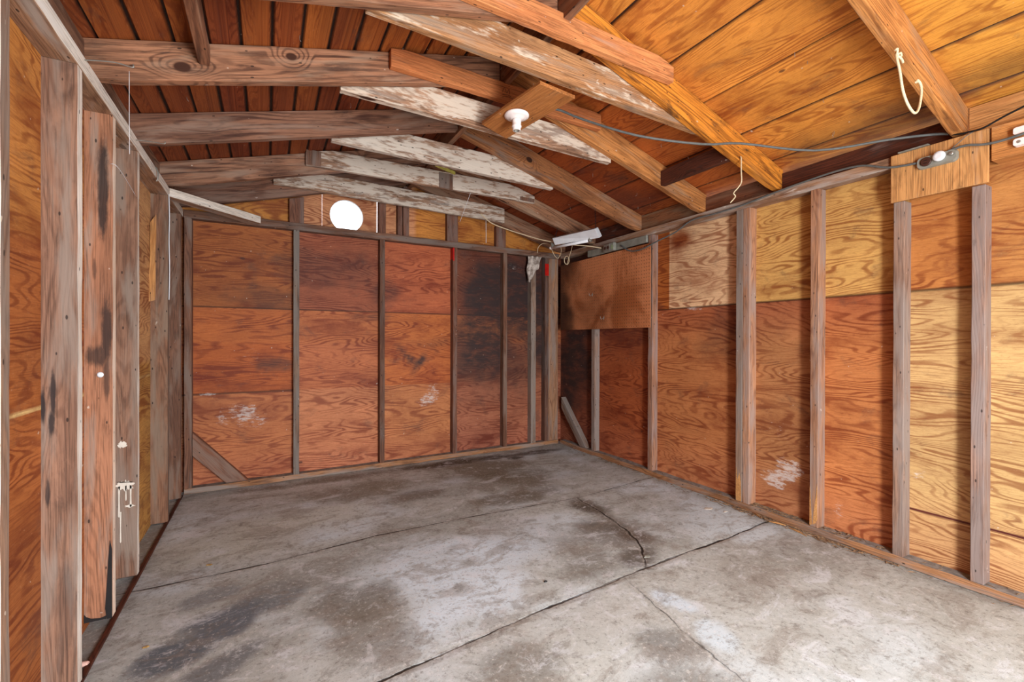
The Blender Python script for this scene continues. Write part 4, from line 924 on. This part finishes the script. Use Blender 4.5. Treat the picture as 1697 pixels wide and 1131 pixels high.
# ------------------------------------------------------------------ litter on the floor
rr = random.Random(5); bm = bmesh.new()
for i in range(620):
    y = rr.choice((rr.uniform(1.2, 2.4), rr.uniform(1.4, 2.2), rr.uniform(.7, 4.3))); x = W - abs(rr.gauss(0, .03))-.004
    if rr.random() < .35: x = W+rr.uniform(.005, .08); z = .046
    else: z = .001
    L = rr.uniform(.006, .03)*(1.7 if 1.4 < y < 2.4 else 1); a = rr.uniform(0, math.pi) if rr.random() < .5 else rr.gauss(math.pi/2, .3); wd = rr.uniform(.001, .004); h = rr.uniform(.001, .006)
    dx, dy = math.cos(a)*L, math.sin(a)*L; px, py = -math.sin(a)*wd, math.cos(a)*wd
    vs = [bm.verts.new(p) for p in ((x-dx, y-dy, z), (x+px, y+py, z), (x+dx, y+dy, z+h*.5), (x-px, y-py, z), (x, y, z+h))]
    for f in ((0, 1, 4), (1, 2, 4), (2, 3, 4), (3, 0, 4), (3, 2, 1, 0)): bm.faces.new([vs[q] for q in f])
me = bpy.data.meshes.new('wood_crumbs'); bm.to_mesh(me); bm.free(); tag(link('wood_crumbs', me, M_DEBRIS), label='rotten wood crumbs and dirt along the right sill plate', cat='debris', kind='stuff')
for i, (x, y, L, a, l) in enumerate(((3.60, 1.72, .07, 1.3, 'long wood splinter at the foot of the splintered stud'), (3.615, 1.86, .05, 1.9, 'wood splinter between the splintered and doubled studs'), (3.63, 2.02, .06, 1.1, 'wood splinter against the sill below the doubled studs'))):
    q = [[(x-math.cos(a)*L, y-math.sin(a)*L, .001), (x-math.cos(a)*L+.003, y-math.sin(a)*L, .001), (x-math.cos(a)*L+.003, y-math.sin(a)*L, .005), (x-math.cos(a)*L, y-math.sin(a)*L, .005)],
         [(x, y-.006, .001), (x, y+.006, .001), (x, y+.006, .012), (x, y-.006, .012)], [(x+math.cos(a)*L, y+math.sin(a)*L, .001), (x+math.cos(a)*L, y+math.sin(a)*L+.003, .001), (x+math.cos(a)*L, y+math.sin(a)*L+.003, .004), (x+math.cos(a)*L, y+math.sin(a)*L, .004)]]
    tag(prism('wood_splinter', q, M_HEAD, bev=0, jit=0), label=l, cat='splinter')
def chip(name, x, y, r, mat, label, cat, seed, h=.006, z=.0):
    rr = random.Random(seed); n = 9; bm = bmesh.new()
    a = [bm.verts.new((r*math.cos(2*math.pi*i/n)*rr.uniform(.6, 1.2), .6*r*math.sin(2*math.pi*i/n)*rr.uniform(.6, 1.2), 0)) for i in range(n)]
    b = [bm.verts.new((v.co.x*.7, v.co.y*.7, h*rr.uniform(.6, 1))) for v in a]
    bm.faces.new(a[::-1]); bm.faces.new(b)
    for i in range(n): bm.faces.new((a[i], a[(i+1) % n], b[(i+1) % n], b[i]))
    me = bpy.data.meshes.new(name); bm.to_mesh(me); bm.free(); return tag(link(name, me, mat, None, Matrix.Translation((x, y, z))), label=label, cat=cat)
chip('concrete_chip', 2.50, 1.93, .03, M_CONC and M_GALV, 'pale concrete chip in the dark crack crossing', 'chip', 1, .006)
chip('paint_flake', 3.44, 2.27, .04, M_PAINT, 'pale flake on the floor left of the doubled studs, larger one', 'flake', 2, .003)
chip('paint_flake', 3.50, 2.17, .022, M_PAINT, 'small pale flake on the floor nearest the doubled studs', 'flake', 3, .003)
chip('dry_leaf', .31, 2.98, .018, M_LEAF, 'small dry leaf on the floor beyond the first joint, near the left studs', 'leaf', 4, .004)
chip('dry_leaf', .16, 2.30, .012, M_LEAF, 'tiny tan leaf scrap on the slab near the tar-footed stud', 'leaf', 5, .004)
chip('dark_pebble', 1.84, 1.97, .012, M_BLACK, 'small dark pebble alone on the pale middle slab', 'pebble', 6, .006)
lathe('chalk_stub', [(.009, 0), (.010, .01), (.010, .05), (.007, .055)], M_PINK, Matrix.Translation((-.06, 2.28, .010)) @ Matrix.Rotation(math.pi/2, 4, 'Y') @ Matrix.Rotation(.2, 4, 'X'), None, 14)
tag(bpy.data.objects['chalk_stub'], label='short pink stub lying beside the left slab edge', cat='stub')
